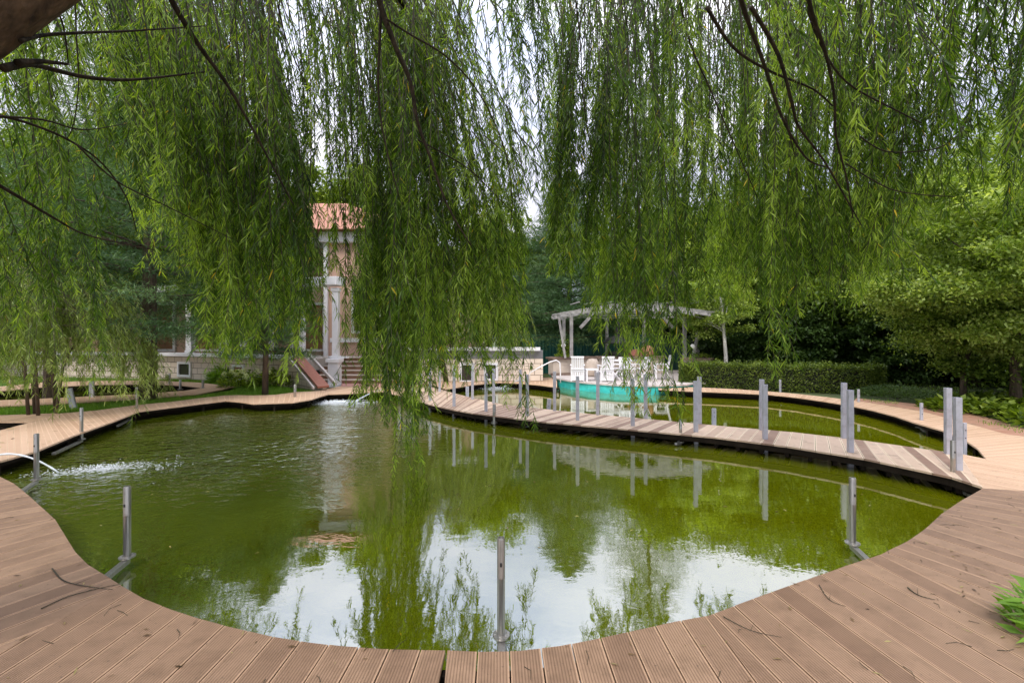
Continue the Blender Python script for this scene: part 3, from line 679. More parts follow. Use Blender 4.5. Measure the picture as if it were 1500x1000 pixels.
wl = [(-24,19.6),(-13.6,17.5),(-7.06,14.95),(-5.6,13.45)]
uvwall('base_wall', wl[:3], .05, [1.05,1.05,1.05], M_ash, house)
uvwall('base_wall', wl[2:], .05, [1.05,.26], M_ash, house, .12)
m = MB()
for i in range(2): m.beam((*wl[i],1.11),(*wl[i+1],1.11),.5,.115)
m.build('coping', M_white, house, bevel=.01)
a, c = Vector((-7.06,14.95,1.13)), Vector((-5.55,13.4,.3))
m = MB(); m.beam(a, c, .34, .07); m.build('ramp_slab', M_ramp, house, bevel=.01)
sh = Vector((.26,.26,.06)); m = MB(); m.beam(a+sh, c+sh, .07, .10); m.beam(a-Vector((.2,.2,.02)), c-Vector((.2,.2,.02)), .05, .08); m.build('ramp_rail', M_concrete, house, bevel=.008)
# low white pedestal at the foot of the ramp and the tall column on it
def column(x, y, z0, z1, w=.34, parent=house, mat=M_white):
    m = MB(); h=w/2
    m.box((x-h*1.25,y-h*1.25,z0),(x+h*1.25,y+h*1.25,z0+.1)); m.box((x-h,y-h,z0+.1),(x+h,y+h,z1-.12)); m.box((x-h*1.3,y-h*1.3,z1-.12),(x+h*1.3,y+h*1.3,z1))
    return m.build('column', mat, parent, bevel=.01)
column(-5.88,15.1,.12,1.05,.34); column(-5.88,15.2,1.05,3.4,.2); 
m = MB(); m.box((-6.2,15.3,1.05),(-5.5,15.36,1.12)); m.build('column', M_white, house, bevel=.01)
for x in (272,325,352,390,437):
    # on the terrace wall line
    t = (x-750)/F; p0, p1 = Vector(wl[1]), Vector(wl[2]); d = p1-p0
    s = (t*p0.y-p0.x)/(d.x-t*d.y); 
    if s > 1.08: s = 1.05
    p = p0+d*s; column(p.x, p.y+.22, 1.17, 3.5, .2 if x != 325 else .3)
m = MB()
p0, p1 = Vector((-24.1,20.0)), Vector((-6.2,15.35))
m.beam((*Vector((-13.8,17.75)),3.62),(*Vector((-5.7,15.15)),3.62),.5,.28); m.build('entablature', M_white, house, bevel=.015)
# terrace floor
m = MB(); m.prism([(-24,19.8),(-13.6,17.7),(-7.0,15.2),(-6.7,16.9),(-3.3,16.9),(-3.3,19.2),(-24,20.2)], .6, 1.0); m.build('terrace_floor', M_concrete, house)
# steps
m = MB()
for i in range(6): m.box((-6.7+.0,15.25+i*.32,.1),(-3.6+i*.12,17.4,.2+(i+1)*.135-.03)); 
m.build('steps', M_step, house)
m = MB()
for i in range(6): m.box((-6.7,15.21+i*.32,.2+(i+1)*.135-.03),(-3.58+i*.12,15.25+(i+1)*.32,.2+(i+1)*.135))
m.build('step_treads', M_cloth, house, bevel=.005)
# main walls
def wallbox(name, a, b, mat, bevel=0):
    m = MB(); m.box(a, b); return m.build(name, mat, house, bevel=bevel)
wallbox('wall', (-24,19.2,1.0),(-7.4,26,5.5), M_pink)
wallbox('wall', (-7.4,18.2,1.0),(-4.2,26,5.5), M_pink)
wallbox('wall', (-4.2,19.0,1.0),(-1.6,26,3.2), M_pink)
wallbox('cornice', (-24.2,18.9,5.5),(-7.6,26.3,5.9), M_white, .02)
wallbox('cornice', (-7.6,17.9,5.5),(-3.9,26.3,5.9), M_white, .02)
wallbox('cornice', (-3.9,18.7,3.2),(-1.3,26.3,3.4), M_white, .02)
m = MB(); m.add([(-24.6,17.5,5.92),(-3.6,17.5,5.92),(-3.6,26.6,5.92),(-24.6,26.6,5.92),(-20,22,8.2),(-8,22,8.2)], [(0,1,5,4),(1,2,5),(2,3,4,5),(3,0,4),(3,2,1,0)]); m.build('roof', M_roof, house)
wallbox('corner_trim', (-7.5,18.1,1.0),(-7.34,18.195,5.5), M_white); wallbox('corner_trim', (-4.35,18.1,1.0),(-4.15,18.195,5.5), M_white)
wallbox('band', (-7.25,18.12,1.55),(-4.35,18.195,1.72), M_white); wallbox('band', (-4.1,16.1,1.28),(1.0,16.32,1.4), M_white)
def window(x0, x1, z0, z1, y, fr=.09, gm=M_glass, d=.1, mull=1):
    m = MB(); m.box((x0-fr,y-d,z0-fr),(x1+fr,y,z0)); m.box((x0-fr,y-d,z1),(x1+fr,y,z1+fr)); m.box((x0-fr,y-d,z0),(x0,y,z1)); m.box((x1,y-d,z0),(x1+fr,y,z1))
    o = m.build('window', M_white, house, bevel=.006)
    m = MB(); m.box((x0,y-.03,z0),(x1,y-.005,z1)); m.build('pane', gm, o)
    if mull:
        m = MB(); xc=(x0+x1)/2; m.box((xc-.02,y-.05,z0),(xc+.02,y-.031,z1)); m.build('sash', M_white if gm is M_glass else M_brown, o)
for x in (-15.5,-13.3,-11.2,-9.2): window(x, x+1.25, 1.25, 3.1, 19.195, .1, M_brown)
for x in (-14,-10.5): window(x, x+1.0, 3.9, 5.0, 19.195)
window(-6.3,-5.3,2.0,3.6,18.195,.1,M_glass)
for x in (-3.2,): window(x, x+1.0, 1.9, 3.0, 18.995)
# basement windows in the front terrace wall (wall is oblique: rotate)
def wall_window(p0, p1, s, wd, z0, z1, gm=M_glass, fr=.08):
    p0, p1 = Vector(p0), Vector(p1); d = (p1-p0).normalized(); c = p0+(p1-p0)*s; ang = math.atan2(d.y, d.x)
    T = Matrix.Translation((c.x,c.y,0)) @ Matrix.Rotation(ang,4,'Z')
    m = MB(); h=wd/2
    for a, b_ in (((-h-fr,-.06,z0-fr),(h+fr,.02,z0)),((-h-fr,-.06,z1),(h+fr,.02,z1+fr)),((-h-fr,-.06,z0),(-h,.02,z1)),((h,-.06,z0),(h+fr,.02,z1))): m.box(a,b_,M=T)
    o = m.build('window', M_white, house)
    m = MB(); m.box((-h,-.012,z0),(h,.0-.002,z1),M=T); m.build('pane', gm, o)
def s_at(px, p0, p1):
    t=(px-750)/F; p0,p1=Vector(p0),Vector(p1); d=p1-p0; return (t*p0.y-p0.x)/(d.x-t*d.y)
wall_window(wl[1], wl[2], s_at(271,wl[1],wl[2]), .58, .36, .76)
wall_window(wl[1], wl[2], s_at(350,wl[1],wl[2]), .42, .3, .72, M_brown)
# wing: low ashlar wall with two windows, and grey parapet on it
wg = [(-3.6,15.9),(1.1,16.2)]
uvwall('base_wall', wg, .05, [.98,.98], M_ash, house)
m = MB(); m.beam((-3.6,16.15,1.14),(1.1,16.45,1.14),.22,.3); m.build('parapet', pm('grey_parapet',(.17,.17,.18),(.25,.24,.24),.8), house)
wall_window(wg[0], wg[1], s_at(684,*wg), .36, .24, .78); wall_window(wg[0], wg[1], s_at(719,*wg), .34, .3, .78)
m = MB(); m.prism([(-3.6,16.3),(1.1,16.5),(1.1,19),(-3.6,19)], .6, .97); m.build('terrace_floor', M_concrete, house)

# ------------------------------------------------------------------ turquoise walled terrace with bar, pergola, chairs
TZ = .3
tf = teal_front+[(6.9,14.6)]
terr = empty('terrace', (0,0,0)); tag(terr, 'raised round terrace with a turquoise painted front wall at the pond edge', 'terrace')
poly = tf+[(8.6,16.5),(9,20),(1.6,20),(1.5,17)]
m = MB(); m.prism(poly, TZ-.05, TZ); m.build('floor', M_concrete, terr)
m = MB(); m.prism(offset(poly,-.05), -.4, TZ-.05); m.build('wall', M_teal, terr)
bar = empty('bar_counter', (0,0,0)); tag(bar, 'curved stone bar counter with brown slab top at the back of the terrace', 'bar counter')
def cbox(p, q, z0, z1, th, mat, name, top=True):
    m = MB(); m.beam((*p,(z0+z1)/2),(*q,(z0+z1)/2), th, z1-z0); o = m.build(name, mat, bar, bevel=.01)
    return o
cb = [(1.5,17.6),(3.3,18.2),(4.4,18.9),(6.2,18.6),(6.6,17.4),(7.35,16.9)]
segs = [(cb[0],cb[1],M_stonewall),(cb[1],cb[2],M_stonewall),(cb[2],cb[3],M_stonewall),(cb[4],cb[5],M_stonewall)]
for p, q, mt in segs:
    cbox(p, q, TZ, .9, .5, mt, 'panel')
    m = MB(); d = (Vector(q)-Vector(p)).normalized()*.08; m.beam((p[0]-d.x,p[1]-d.y,.945),(q[0]+d.x,q[1]+d.y,.945),.68,.085); m.build('slab', M_counter, bar, bevel=.01)
m = MB(); m.beam((1.5,17.3,.34),(3.3,17.9,.34),.2,.1); m.beam((3.3,17.9,.34),(4.4,18.6,.34),.2,.1); m.build('plinth', M_counter, bar)
# firewood niche
T = Matrix.Translation((6.72,16.98,0)) @ Matrix.Rotation(math.atan2(-.5,.75),4,'Z')
m = MB(); m.box((-.2,-.03,TZ+.04),(.2,.0,.82), M=T); m.build('niche', M_dark2, bar)  # flat near-black panel painted as the shaded depth of the niche
m = MB()
for i in range(6):
    for j in range(7):
        x=-.17+i*.066+random.uniform(-.008,.008)+(j%2)*.02; z=TZ+.08+j*.062
        p = T @ Vector((x,-.03,z)); q = T @ Vector((x,-.06-random.random()*.02,z)); m.tube([p,q], random.uniform(.024,.033), 7, t=random.random())
fw = m.build('firewood', M_wood); tag(fw, 'stack of split firewood logs in the niche of the bar counter', 'firewood', kind='stuff')
# brick oven block and hood grill
gr = empty('barbecue_grill', (0,0,0)); tag(gr, 'black barbecue grill with conical hood behind the bar counter', 'grill')
m = MB(); m.lathe((4.35,18.7),[(.38,.99),(.42,1.1),(.42,1.16),(.38,1.17)],20); m.build('bowl', M_iron, gr, smooth=2)
m = MB(); m.lathe((4.35,18.7),[(.62,1.5),(.62,1.54),(.4,1.72),(.12,1.82),(.09,1.84),(.09,2.4)],20); m.build('hood', M_iron, gr, smooth=2)
m = MB()
for a in (0.6,2.5,4.4): m.tube([(4.35+.4*math.cos(a),18.7+.4*math.sin(a),1.1),(4.35+.55*math.cos(a),18.7+.55*math.sin(a),1.55)],.012,6)
m.build('strut', M_iron, gr)
m = MB(); m.lathe((0,0),[(.2,0),(.26,.12),(.25,.3),(.15,.4),(.02,.44)],16); o = m.build('clay_oven', M_terra, smooth=2); o.location=(5.55,18.6,.99); tag(o,'terracotta clay oven on the bar counter','oven')
m = MB(); m.box((-.38,-.3,0),(.38,.3,.2)); m.box((-.3,-.22,.2),(.3,.22,.26)); o = m.build('storage_chest', M_ramp, bevel=.01); o.location=(4.9,18.75,.99); o.rotation_euler=(0,0,-.1); tag(o,'low red-brown chest on the counter beside the clay oven','chest')

pg = empty('pergola', (0,0,0)); tag(pg, 'round pergola with weathered white posts and radial slatted roof over the terrace', 'pergola')
PC = (4.55,17.3)
def ringpt(r, a, z): return (PC[0]+r*math.cos(a), PC[1]+r*math.sin(a), z)
for k, (x, y) in enumerate(((837,17.1),(889,19.4),(943,19.6),(1003,17.2),(1022,18.2),(826,18.4))):
    X=(x-750)/F*y; m = MB(); m.box((X-.06,y-.06,TZ if k in (1,2) else .98),(X+.06,y+.06,2.55)); m.build('post', M_pergola, pg, bevel=.006)
for s_, x in ((-1,828),(1,1015),(-1,850),(1,985)):
    X=(x-750)/F*17.0; m = MB(); m.beam((X,17.0,.98 if x in (828,1015) else 2.1),(X+(-.25 if x==828 else .28 if x==1015 else s_*-.35),16.9,2.5),.08,.12); m.build('brace', M_pergola, pg, bevel=.004)
for k in range(22):
    a = 2*math.pi*k/22; m = MB(); m.beam(ringpt(1.0,a,2.92), ringpt(3.05,a,2.50), .045, .10); m.build('rafter', M_pergola, pg)
for r, z in ((3.0,2.60),(2.7,2.67),(2.4,2.72),(2.1,2.78),(1.8,2.83),(1.5,2.88),(1.1,2.96)):
    m = MB(); n=44; pts=[ringpt(r,2*math.pi*k/n,z) for k in range(n+1)]
    for i in range(n): m.beam(pts[i],pts[i+1],.05,.035 if r<3 else .05)
    m.build('ring_slat', M_pergola, pg)
m = MB()
for k in range(9): m.beam((PC[0]-2.2+k*.55,PC[1]+.9,3.06),(PC[0]-2.2+k*.55,PC[1]-1.4,2.99),.05,.04)
m.build('top_slats', M_pergola, pg)
for x, y, d, lb in ((825.5,506,17.2,'white globe lamp at the fence side of the pergola'),(1015,507,16.6,'white globe lamp at the hedge side of the pergola')):
    q = Q(x,y,d); o = empty('globe_lamp', q); tag(o, lb, 'lamp', 'globe lamps on the pergola')
    m = MB(); m.lathe((0,0),[(.085*math.sin(math.pi*i/10)+.001,.085*-math.cos(math.pi*i/10)) for i in range(11)],16); m.build('globe', M_globe, o, smooth=True)
    m = MB(); m.tube([(0,0,.08),(0,0,.16),(0,.1,.2)],.012,6); m.build('bracket', M_iron, o)

def chair_x(name='folding_chair'):
    o = empty(name)
    for s in (-1,1):
        m = MB(); m.beam((s*.23,-.22,.0),(s*.23,.24,.5),.03,.045); m.build('leg', M_white, o)
        m = MB(); m.beam((s*.2,.24,.0),(s*.2,-.22,.47),.03,.045); m.build('leg', M_white, o)
        m = MB(); m.beam((s*.23,.2,.42),(s*.23,.36,.92),.03,.04); m.build('back_frame', M_white, o)
        m = MB(); m.beam((s*.25,-.2,.64),(s*.25,.27,.64),.05,.025); m.beam((s*.25,-.18,.44),(s*.25,-.18,.63),.03,.03); m.build('armrest', M_white, o)
    m = MB()
    for i in range(6): m.box((-.22,-.22+i*.075,.46),(.22,-.16+i*.075,.48))
    m.build('seat', M_white, o)
    m = MB()
    for i in range(7):
        x=-.19+i*.063; m.beam((x,.225,.5),(x,.35,.88),.035,.012)
    m.beam((-.23,.36,.9),(.23,.36,.9),.03,.06); m.beam((-.23,.235,.52),(.23,.235,.52),.03,.05)
    m.build('backrest', M_white, o); return o
def chair_slat(name='slatted_chair'):
    o = empty(name)
    for s in (-1,1):
        for y in (-.22,.22):
            m = MB(); m.beam((s*.24,y,0),(s*.24,y,.62 if y<0 else .55),.05,.05); m.build('leg', M_white, o)
        m = MB(); m.beam((s*.25,-.26,.63),(s*.25,.26,.63),.08,.025); m.build('armrest', M_white, o)
    m = MB()
    for i in range(7): m.box((-.25,-.26+i*.07,.38),(.25,-.2+i*.07,.4))
    m.build('seat', M_white, o)
    m = MB()
    for i in range(7):
        x=-.21+i*.07; m.beam((x,.24,.36),(x,.38,.98),.05,.016)
    m.beam((-.25,.385,.96),(.25,.385,.96),.025,.07); m.beam((-.24,.29,.5),(.24,.29,.5),.025,.05)
    m.build('backrest', M_white, o)
    m = MB()
    for i in range(7): x=-.21+i*.07; m.beam((x,.27,.06),(x,.27,.36),.05,.014)
    m.box((-.24,.255,.05),(.24,.285,.09)); m.build('apron', M_white, o)
    return o
cx = chair_x(); cs = chair_slat()
first = {'x': True, 's': True}
def put(kind, px, py, rz, label, sc=.84):
    src = cx if kind == 'x' else cs
    if first[kind]: o = src; first[kind] = False
    else: o = copy_tree(src)
    X, Y = P(px, py, TZ); o.location = (X, Y, TZ); o.rotation_euler = (0,0,rz); o.scale = (sc,sc,sc)
    tag(o, label, 'chair', 'white garden chairs on the terrace'); return o
put('s',846,557.5,R(172),'white slatted chair with its tall back to the pond, nearest the fence')
put('s',887,558.2,R(184),'white slatted chair with its tall back to the pond, next to the low stool')
put('x',904,556,R(60),'white folding chair half hidden behind the middle slatted chair')
put('x',919,557.3,R(5),'white folding chair facing the pond between two other folding chairs')
put('x',938,556.5,R(-72),'white folding chair turned sideways with crossed legs showing')
put('s',968,555.5,R(-100),'white chair draped in hanging willow leaves next to the sideways folding chair')
o = empty('stool', (*P(866,557.5,TZ),TZ)); tag(o,'low white square stool between the two slatted chairs','stool')
m = MB(); m.box((-.2,-.2,.36),(.2,.2,.4)); m.build('seat', M_white, o, bevel=.008)
for sx in (-1,1):
    for sy in (-1,1):
        m = MB(); m.box((sx*.17-.025,sy*.17-.025,0),(sx*.17+.025,sy*.17+.025,.36)); m.build('leg', M_white, o)
o = empty('garden_table', (*P(912,552.5,TZ),TZ)); tag(o,'round white garden table among the folding chairs','table')
m = MB(); m.lathe((0,0),[(.5,.6),(.5,.63)],28); m.build('table_top', M_white, o)
for k in range(4):
    a=k*math.pi/2+.4; m = MB(); m.beam((.4*math.cos(a),.4*math.sin(a),0),(-.1*math.cos(a),-.1*math.sin(a),.6),.04,.04); m.build('leg', M_white, o)
m = MB()
for i in range(13):
    a=math.pi*i/12; 
m.lathe((0,0),[(.26,0),(.27,.3),(.24,.5),(.16,.62),(.02,.64)],12); o = m.build('covered_heap', M_cloth, smooth=True); q=P(868,551,TZ); o.location=(q[0],q[1],TZ+.02); o.scale=(1,.8,1.0); tag(o,'beige cloth cover pulled over furniture behind the low stool','cover')
# thin pipe rail by the terrace
m = MB(); pts=[Q(776,546,15.6),Q(790,538,15.6),Q(806,530,15.6),Q(815,527.5,15.6),Q(820,531,15.6),Q(821,548,15.6)]; m.tube([(*P(776,560),.2)]+pts+[(pts[-1].x,pts[-1].y,.2)],.022,8)
o = m.build('handrail', M_white, smooth=True); tag(o,'bent white pipe handrail at the corner of the turquoise terrace','handrail')

# ------------------------------------------------------------------ fences
M_dfence = pm('shaded_green_sheet', (.003,.022,.018), (.005,.03,.024), .6, noise=2)  # fence green darkened in colour for the shade behind the hedge
def fence(p, q, h, label, step=.16, fm=M_gfence):
    o = empty('metal_fence', (0,0,0)); tag(o, label, 'fence')
    p, q = Vector(p), Vector(q); l=(q-p).length; d=(q-p).normalized(); n=Vector((-d.y,d.x)); m=MB(); k=int(l/step)
    vs=[]; 
    for i in range(k*2+1):
        s=i*step/2; off = .02 if (i//1)%2 else -.02; c=p+d*s+n*off; vs += [(c.x,c.y,.1),(c.x,c.y,h)]
    m.add(vs,[(2*i,2*i+2,2*i+3,2*i+1) for i in range(k*2)]); m.build('sheet', fm, o)
    m = MB(); m.beam((*p,h),(*q,h),.07,.05); m.build('top_rail', fm, o)
    for i in range(int(l/2.5)+1):
        c=p+d*min(i*2.5,l-.05)+n*.06; m=MB(); m.box((c.x-.03,c.y-.03,.1),(c.x+.03,c.y+.03,h-.03)); m.build('post', fm, o)
fence((.5,20.6),(6.6,21.4),1.85,'teal green corrugated metal fence between the house and the terrace')
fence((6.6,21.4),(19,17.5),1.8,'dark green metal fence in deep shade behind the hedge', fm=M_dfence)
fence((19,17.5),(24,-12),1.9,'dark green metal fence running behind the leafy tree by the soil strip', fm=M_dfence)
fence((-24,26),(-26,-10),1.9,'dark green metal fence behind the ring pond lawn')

# ------------------------------------------------------------------ trees
def cloud_pts(n, c, r, clumps, spread=.35, shell=.55):
    """leaf positions in clumps spread through an ellipsoid"""
    u = nrm(rng.normal(size=(clumps,3))); rad = rng.uniform(shell*.85,1.14,(clumps,1)); cc = u*rad*np.array(r)*(1-spread*.5)+np.array(c)
    k = rng.integers(0,clumps,n); g = rng.normal(size=(n,3))*np.array(r)*spread*.42; g[:,2] *= .45
    s = rng.uniform(.55,1.25,clumps)[k][:,None]
    return cc[k]+g*s, k, cc
def broad_tree(h, r, zc, n, ls, seed_, mat, trunk_r=.14, bark=None, clumps=90, trunk_to=None, lean=0, label=None, cat='tree', group=None, loc=(0,0,0), nbranch=10, spread=.3, name='broadleaf_tree', rz=None, twigs=1, droop=.3):
    o = empty(name, loc); tag(o, label, cat, group)
    P_, k, cc = cloud_pts(n, (lean,0,zc), r, clumps, spread)
    ok = P_[:,2] > .15; P_ = P_[ok]; k = k[ok]; n = len(P_)
    d = rng.normal(size=(n,3)); d[:,2] -= droop; d = nrm(d); nr = rng.normal(size=(n,3)); nr[:,2] += 2.2; nr = nrm(nr)
    tint = np.clip(rng.normal(.5,.16,n)+(rng.normal(0,.1,clumps))[k],0,.99)
    V,T,t = broad_leaves(P_, d, nr, ls*rng.uniform(.7,1.3,n), ls*.62*rng.uniform(.7,1.2,n), tint)
    tri_mesh('crown', V, T, t, mat, o)
    m = MB(); zt = zc+r[2]*.5
    pts=[Vector((0,0,-.05)),Vector((lean*.1,.02,zc*.35)),Vector((lean*.5,-.03,zc*.75)),Vector((lean,0,zt))]
    m.tube(pts,[trunk_r*1.25,trunk_r,trunk_r*.75,trunk_r*.2],10,jit=.12); m.build('trunk', bark or M_bark, o, smooth=True)
    sel = rng.permutation(clumps)[:nbranch]; m = MB()
    for q in sel:
        c = Vector(cc[q]); s = random.uniform(.35,.85); a = pts[1].lerp(pts[3], s*.8); mid = a.lerp(c,.5)+Vector((0,0,.15*r[2]*.4))
        m.tube([a,mid,c],[trunk_r*.38,trunk_r*.2,trunk_r*.05],6,jit=.1)
    m.build('limb', bark or M_bark, o, smooth=True)
    return o
def conifer(h, r, label, loc, mat, n=60000, z0=.8, trunk_r=.16, name='pine_tree', group=None, nl=.12, whorls=18, per=7, drp=.15, soft=.16):
    o = empty(name, loc); tag(o, label, 'tree', group)
    m = MB(); m.tube([(0,0,-.05),(.03,.02,h*.4),(0,0,h*.98)],[trunk_r*1.2,trunk_r*.8,.02],10,jit=.1); m.build('trunk', M_bark, o, smooth=True)
    m = MB(); pos=[]; dr=[]; ct=[]
    for i in range(whorls):
        f=i/(whorls-1); z=z0+(h-z0)*f**.9*.97; rr=r*((1-f)**.75*.95+.06)*(1 if f>.08 else .8)
        for k in range(per):
            a=2*math.pi*(k+random.random()*.7)/per+i; l=rr*random.uniform(.75,1.12); up=.15+.35*f
            p0=Vector((0,0,z)); p1=p0+Vector((math.cos(a)*l*.5,math.sin(a)*l*.5,l*up*.3-drp*l*.1)); p2=p0+Vector((math.cos(a)*l,math.sin(a)*l,l*up*.4-drp*l*.6))
            m.tube([p0,p1,p2],[.035*rr/r+.008,.02*rr/r+.005,.004],5)
            q=int(n*l/(r*whorls*per*.6))
            s=rng.uniform(.18,1,q)**.8; s=s[:,None]; a0=np.array(p0); a1=np.array(p1); a2=np.array(p2)
            c=(1-s)**2*a0+2*s*(1-s)*a1+s*s*a2
            wdt=soft*(.4+1.2*(1-s))*l/1.6+.06
            lat=rng.normal(size=(q,3))*wdt; lat[:,2]*=.42
            # side shoots: quantise so that needles gather in tufts
            tf_=rng.integers(0,max(3,int(14*l)),q); tc_=rng.normal(size=(max(3,int(14*l)),3))*wdt.mean()*1.5; tc_[:,2]*=.4
            lat=lat*.45+tc_[tf_]
            pos.append(c+lat); dd=rng.normal(size=(q,3))+np.array([math.cos(a),math.sin(a),.35])*.8; dr.append(nrm(dd)); ct.append(np.full(q, .5+random.gauss(0,.1))+ (rng.normal(0,.12,len(tc_)))[tf_])
    m.build('limb', M_bark, o, smooth=True)
    pos=np.concatenate(pos); dr=np.concatenate(dr); n2=len(pos); nr=nrm(rng.normal(size=(n2,3)))
    tint=np.clip(np.concatenate(ct)+rng.normal(0,.1,n2),0,.99)
    V,T,t=broad_leaves(pos,dr,nr,nl*rng.uniform(.7,1.3,n2),np.full(n2,nl*.11),tint)
    tri_mesh('crown',V,T,t,mat,o); return o

def willow_strands(specs, leaf_l=.1, leaf_w=.013, step=.03, twig_r=.0036, tint0=.5, side=1, top_bias=.95):
    """specs: list of (top Vector, tip Vector, sway). returns leaf arrays and a twig MB"""
    tw = MB(); PP=[]; DD=[]; TT=[]; LL=[]
    for (a, b_, sway, lf) in specs:
        a=np.array(a); b_=np.array(b_); ln=np.linalg.norm(b_-a); n=max(4,int(ln/.22)); s=np.linspace(0,1,n)
        ph=rng.uniform(0,6.28,2); am=rng.normal(0,sway,2)
        c=a+(b_-a)*s[:,None]; 
        bow=np.sin(s*math.pi)[:,None]*np.array([am[0],am[1],0])+ (np.sin(s*5+ph[0])*.02)[:,None]*np.array([1,.3,0])
        # weeping: horizontal travel happens early
        hz=(b_-a).copy(); hz[2]=0; c=c+hz*((s**.6-s)[:,None]); c=c+bow
        tw.tube([tuple(p) for p in c],[twig_r*(1.9-1.5*x)*lf**.5 for x in s],4,caps=False)
        k=int(ln/step*1.0); u=np.sort(.05+.95*rng.random(k)**top_bias); idx=u*(n-1); i0=np.minimum(idx.astype(int),n-2); fr=(idx-i0)[:,None]
        p=c[i0]*(1-fr)+c[i0+1]*fr; d=nrm(c[i0+1]-c[i0])
        out=rng.normal(size=(k,3)); out[:,2]*=.3; out=nrm(out); d2=nrm(d*rng.uniform(.5,1.6,(k,1))+out*.9+np.array([0,0,-.25]))
        tt=tint0+rng.normal(0,.13)
        ns=int(ln*1.5*side) if lf>0 else 0
        for q in range(ns):
            j=min(n-2,max(1,int(n*rng.random()**(.8*top_bias)))); st=c[j]; L2=rng.uniform(.18,.5); o2=rng.normal(size=3); o2[2]=0; o2/=np.linalg.norm(o2)+1e-6
            e=st+o2*L2*rng.uniform(.25,.6)+np.array([0,0,-L2]); u2=np.linspace(0,1,5)[:,None]; cc=st+(e-st)*u2; cc[:,:2]+=(o2[:2]*L2*.25)*((u2**.5-u2))
            tw.tube([tuple(x_) for x_ in cc],[twig_r*.7*(1-.5*x_) for x_ in (0,.25,.5,.75,1)],3,caps=False)
            kk=int(L2/step*1.3); uu=rng.uniform(.1,1,kk)*4; i1=np.minimum(uu.astype(int),3); f1=(uu-i1)[:,None]; p1=cc[i1]*(1-f1)+cc[i1+1]*f1; d1=nrm(cc[i1+1]-cc[i1])
            ou=nrm(rng.normal(size=(kk,3))*np.array([1,1,.4])); PP.append(p1); DD.append(nrm(d1*rng.uniform(.5,1.5,(kk,1))+ou+np.array([0,0,-.2]))); TT.append(np.clip(rng.normal(tt+.06,.13,kk),0,.93)); LL.append(leaf_l*lf*rng.uniform(.6,1.15,kk))
        PP.append(p); DD.append(d2); TT.append(np.clip(rng.normal(tt,.17,k),0,.95)); 
        LL.append(leaf_l*lf*rng.uniform(.65,1.25,k)*(1-.35*(u>.93)))
    PP=np.concatenate(PP); DD=np.concatenate(DD); TT=np.concatenate(TT); LL=np.concatenate(LL)
    yl=rng.random(len(TT))<.004; TT[yl]=1.4
    V,T,t=long_leaves(PP,DD,LL,LL*leaf_w/leaf_l*rng.uniform(.8,1.25,len(LL)),TT)
    return V,T,t,tw

# the great weeping willow over the near deck ------------------------
wil = empty('weeping_willow', (-4.9,.3,.1)); tag(wil, 'huge weeping willow hanging over the near pond, its trunk leaning in from the deck side', 'tree')
inv = Vector((4.9,-.3,-.1))
def wlim(name, pts, rad, n=12, jit=.1):
    m = MB(); m.tube([Vector(p)+inv for p in pts], rad, n, jit=jit); return m.build(name, M_limb if name=='limb' else M_trunk, wil, smooth=True)
def smooth_path(pts, k=6):
    pts=[Vector(p) for p in pts]; out=[]
    for i in range(len(pts)-1):
        p0=pts[max(i-1,0)]; p1=pts[i]; p2=pts[i+1]; p3=pts[min(i+2,len(pts)-1)]
        for j in range(k):
            t=j/k; out.append(.5*((2*p1)+(-p0+p2)*t+(2*p0-5*p1+4*p2-p3)*t*t+(-p0+3*p1-3*p2+p3)*t**3))
    out.append(pts[-1]); return out
def trk(pts, r0, r1, name='limb', k=6, n=12, jit=.06):
    sp=smooth_path(pts,k); m=len(sp); wlim(name, sp, [r0+(r1-r0)*i/(m-1) for i in range(m)], n, jit)
trk([(-4.9,.3,.0),(-4.3,.75,1.0),(-3.55,1.35,1.95),(-2.86,1.85,2.88),(-2.25,2.35,3.95),(-1.5,2.7,4.9),(-.6,2.7,5.8)], .37, .16, 'trunk', 7, 20, .1)
for pts, r0, r1 in [
    ([(-1.4,2.7,4.9),(.3,3.0,5.6),(2.3,3.2,5.9),(4.4,3.2,5.6)], .11,.035),
    ([(-2.1,2.4,3.95),(-1.6,3.6,4.9),(-1.3,4.6,5.4),(-1.0,5.6,5.3)], .10,.03),
    ([(-2.1,2.4,3.95),(-3.6,3.4,4.8),(-5.4,4.4,5.2),(-7,5,4.9)], .10,.03),
    ([(-.6,2.7,5.8),(.8,1.0,6.3),(2.6,-.6,6.3),(4.4,-2,5.8)], .11,.03),
    ([(-1.4,2.7,4.9),(-2.4,.6,5.9),(-3.4,-1.6,6.2),(-4,-3.5,5.8)], .1,.03),
    ([(-.6,2.7,5.8),(1.2,3.8,6.3),(2.6,5.0,6.0),(3.6,5.8,5.5)], .08,.03),
    ([(-3.6,1.2,1.9),(-4.6,2.6,3.4),(-5.2,3.4,4.4)], .08,.03)]:
    trk(pts, r0, r1)
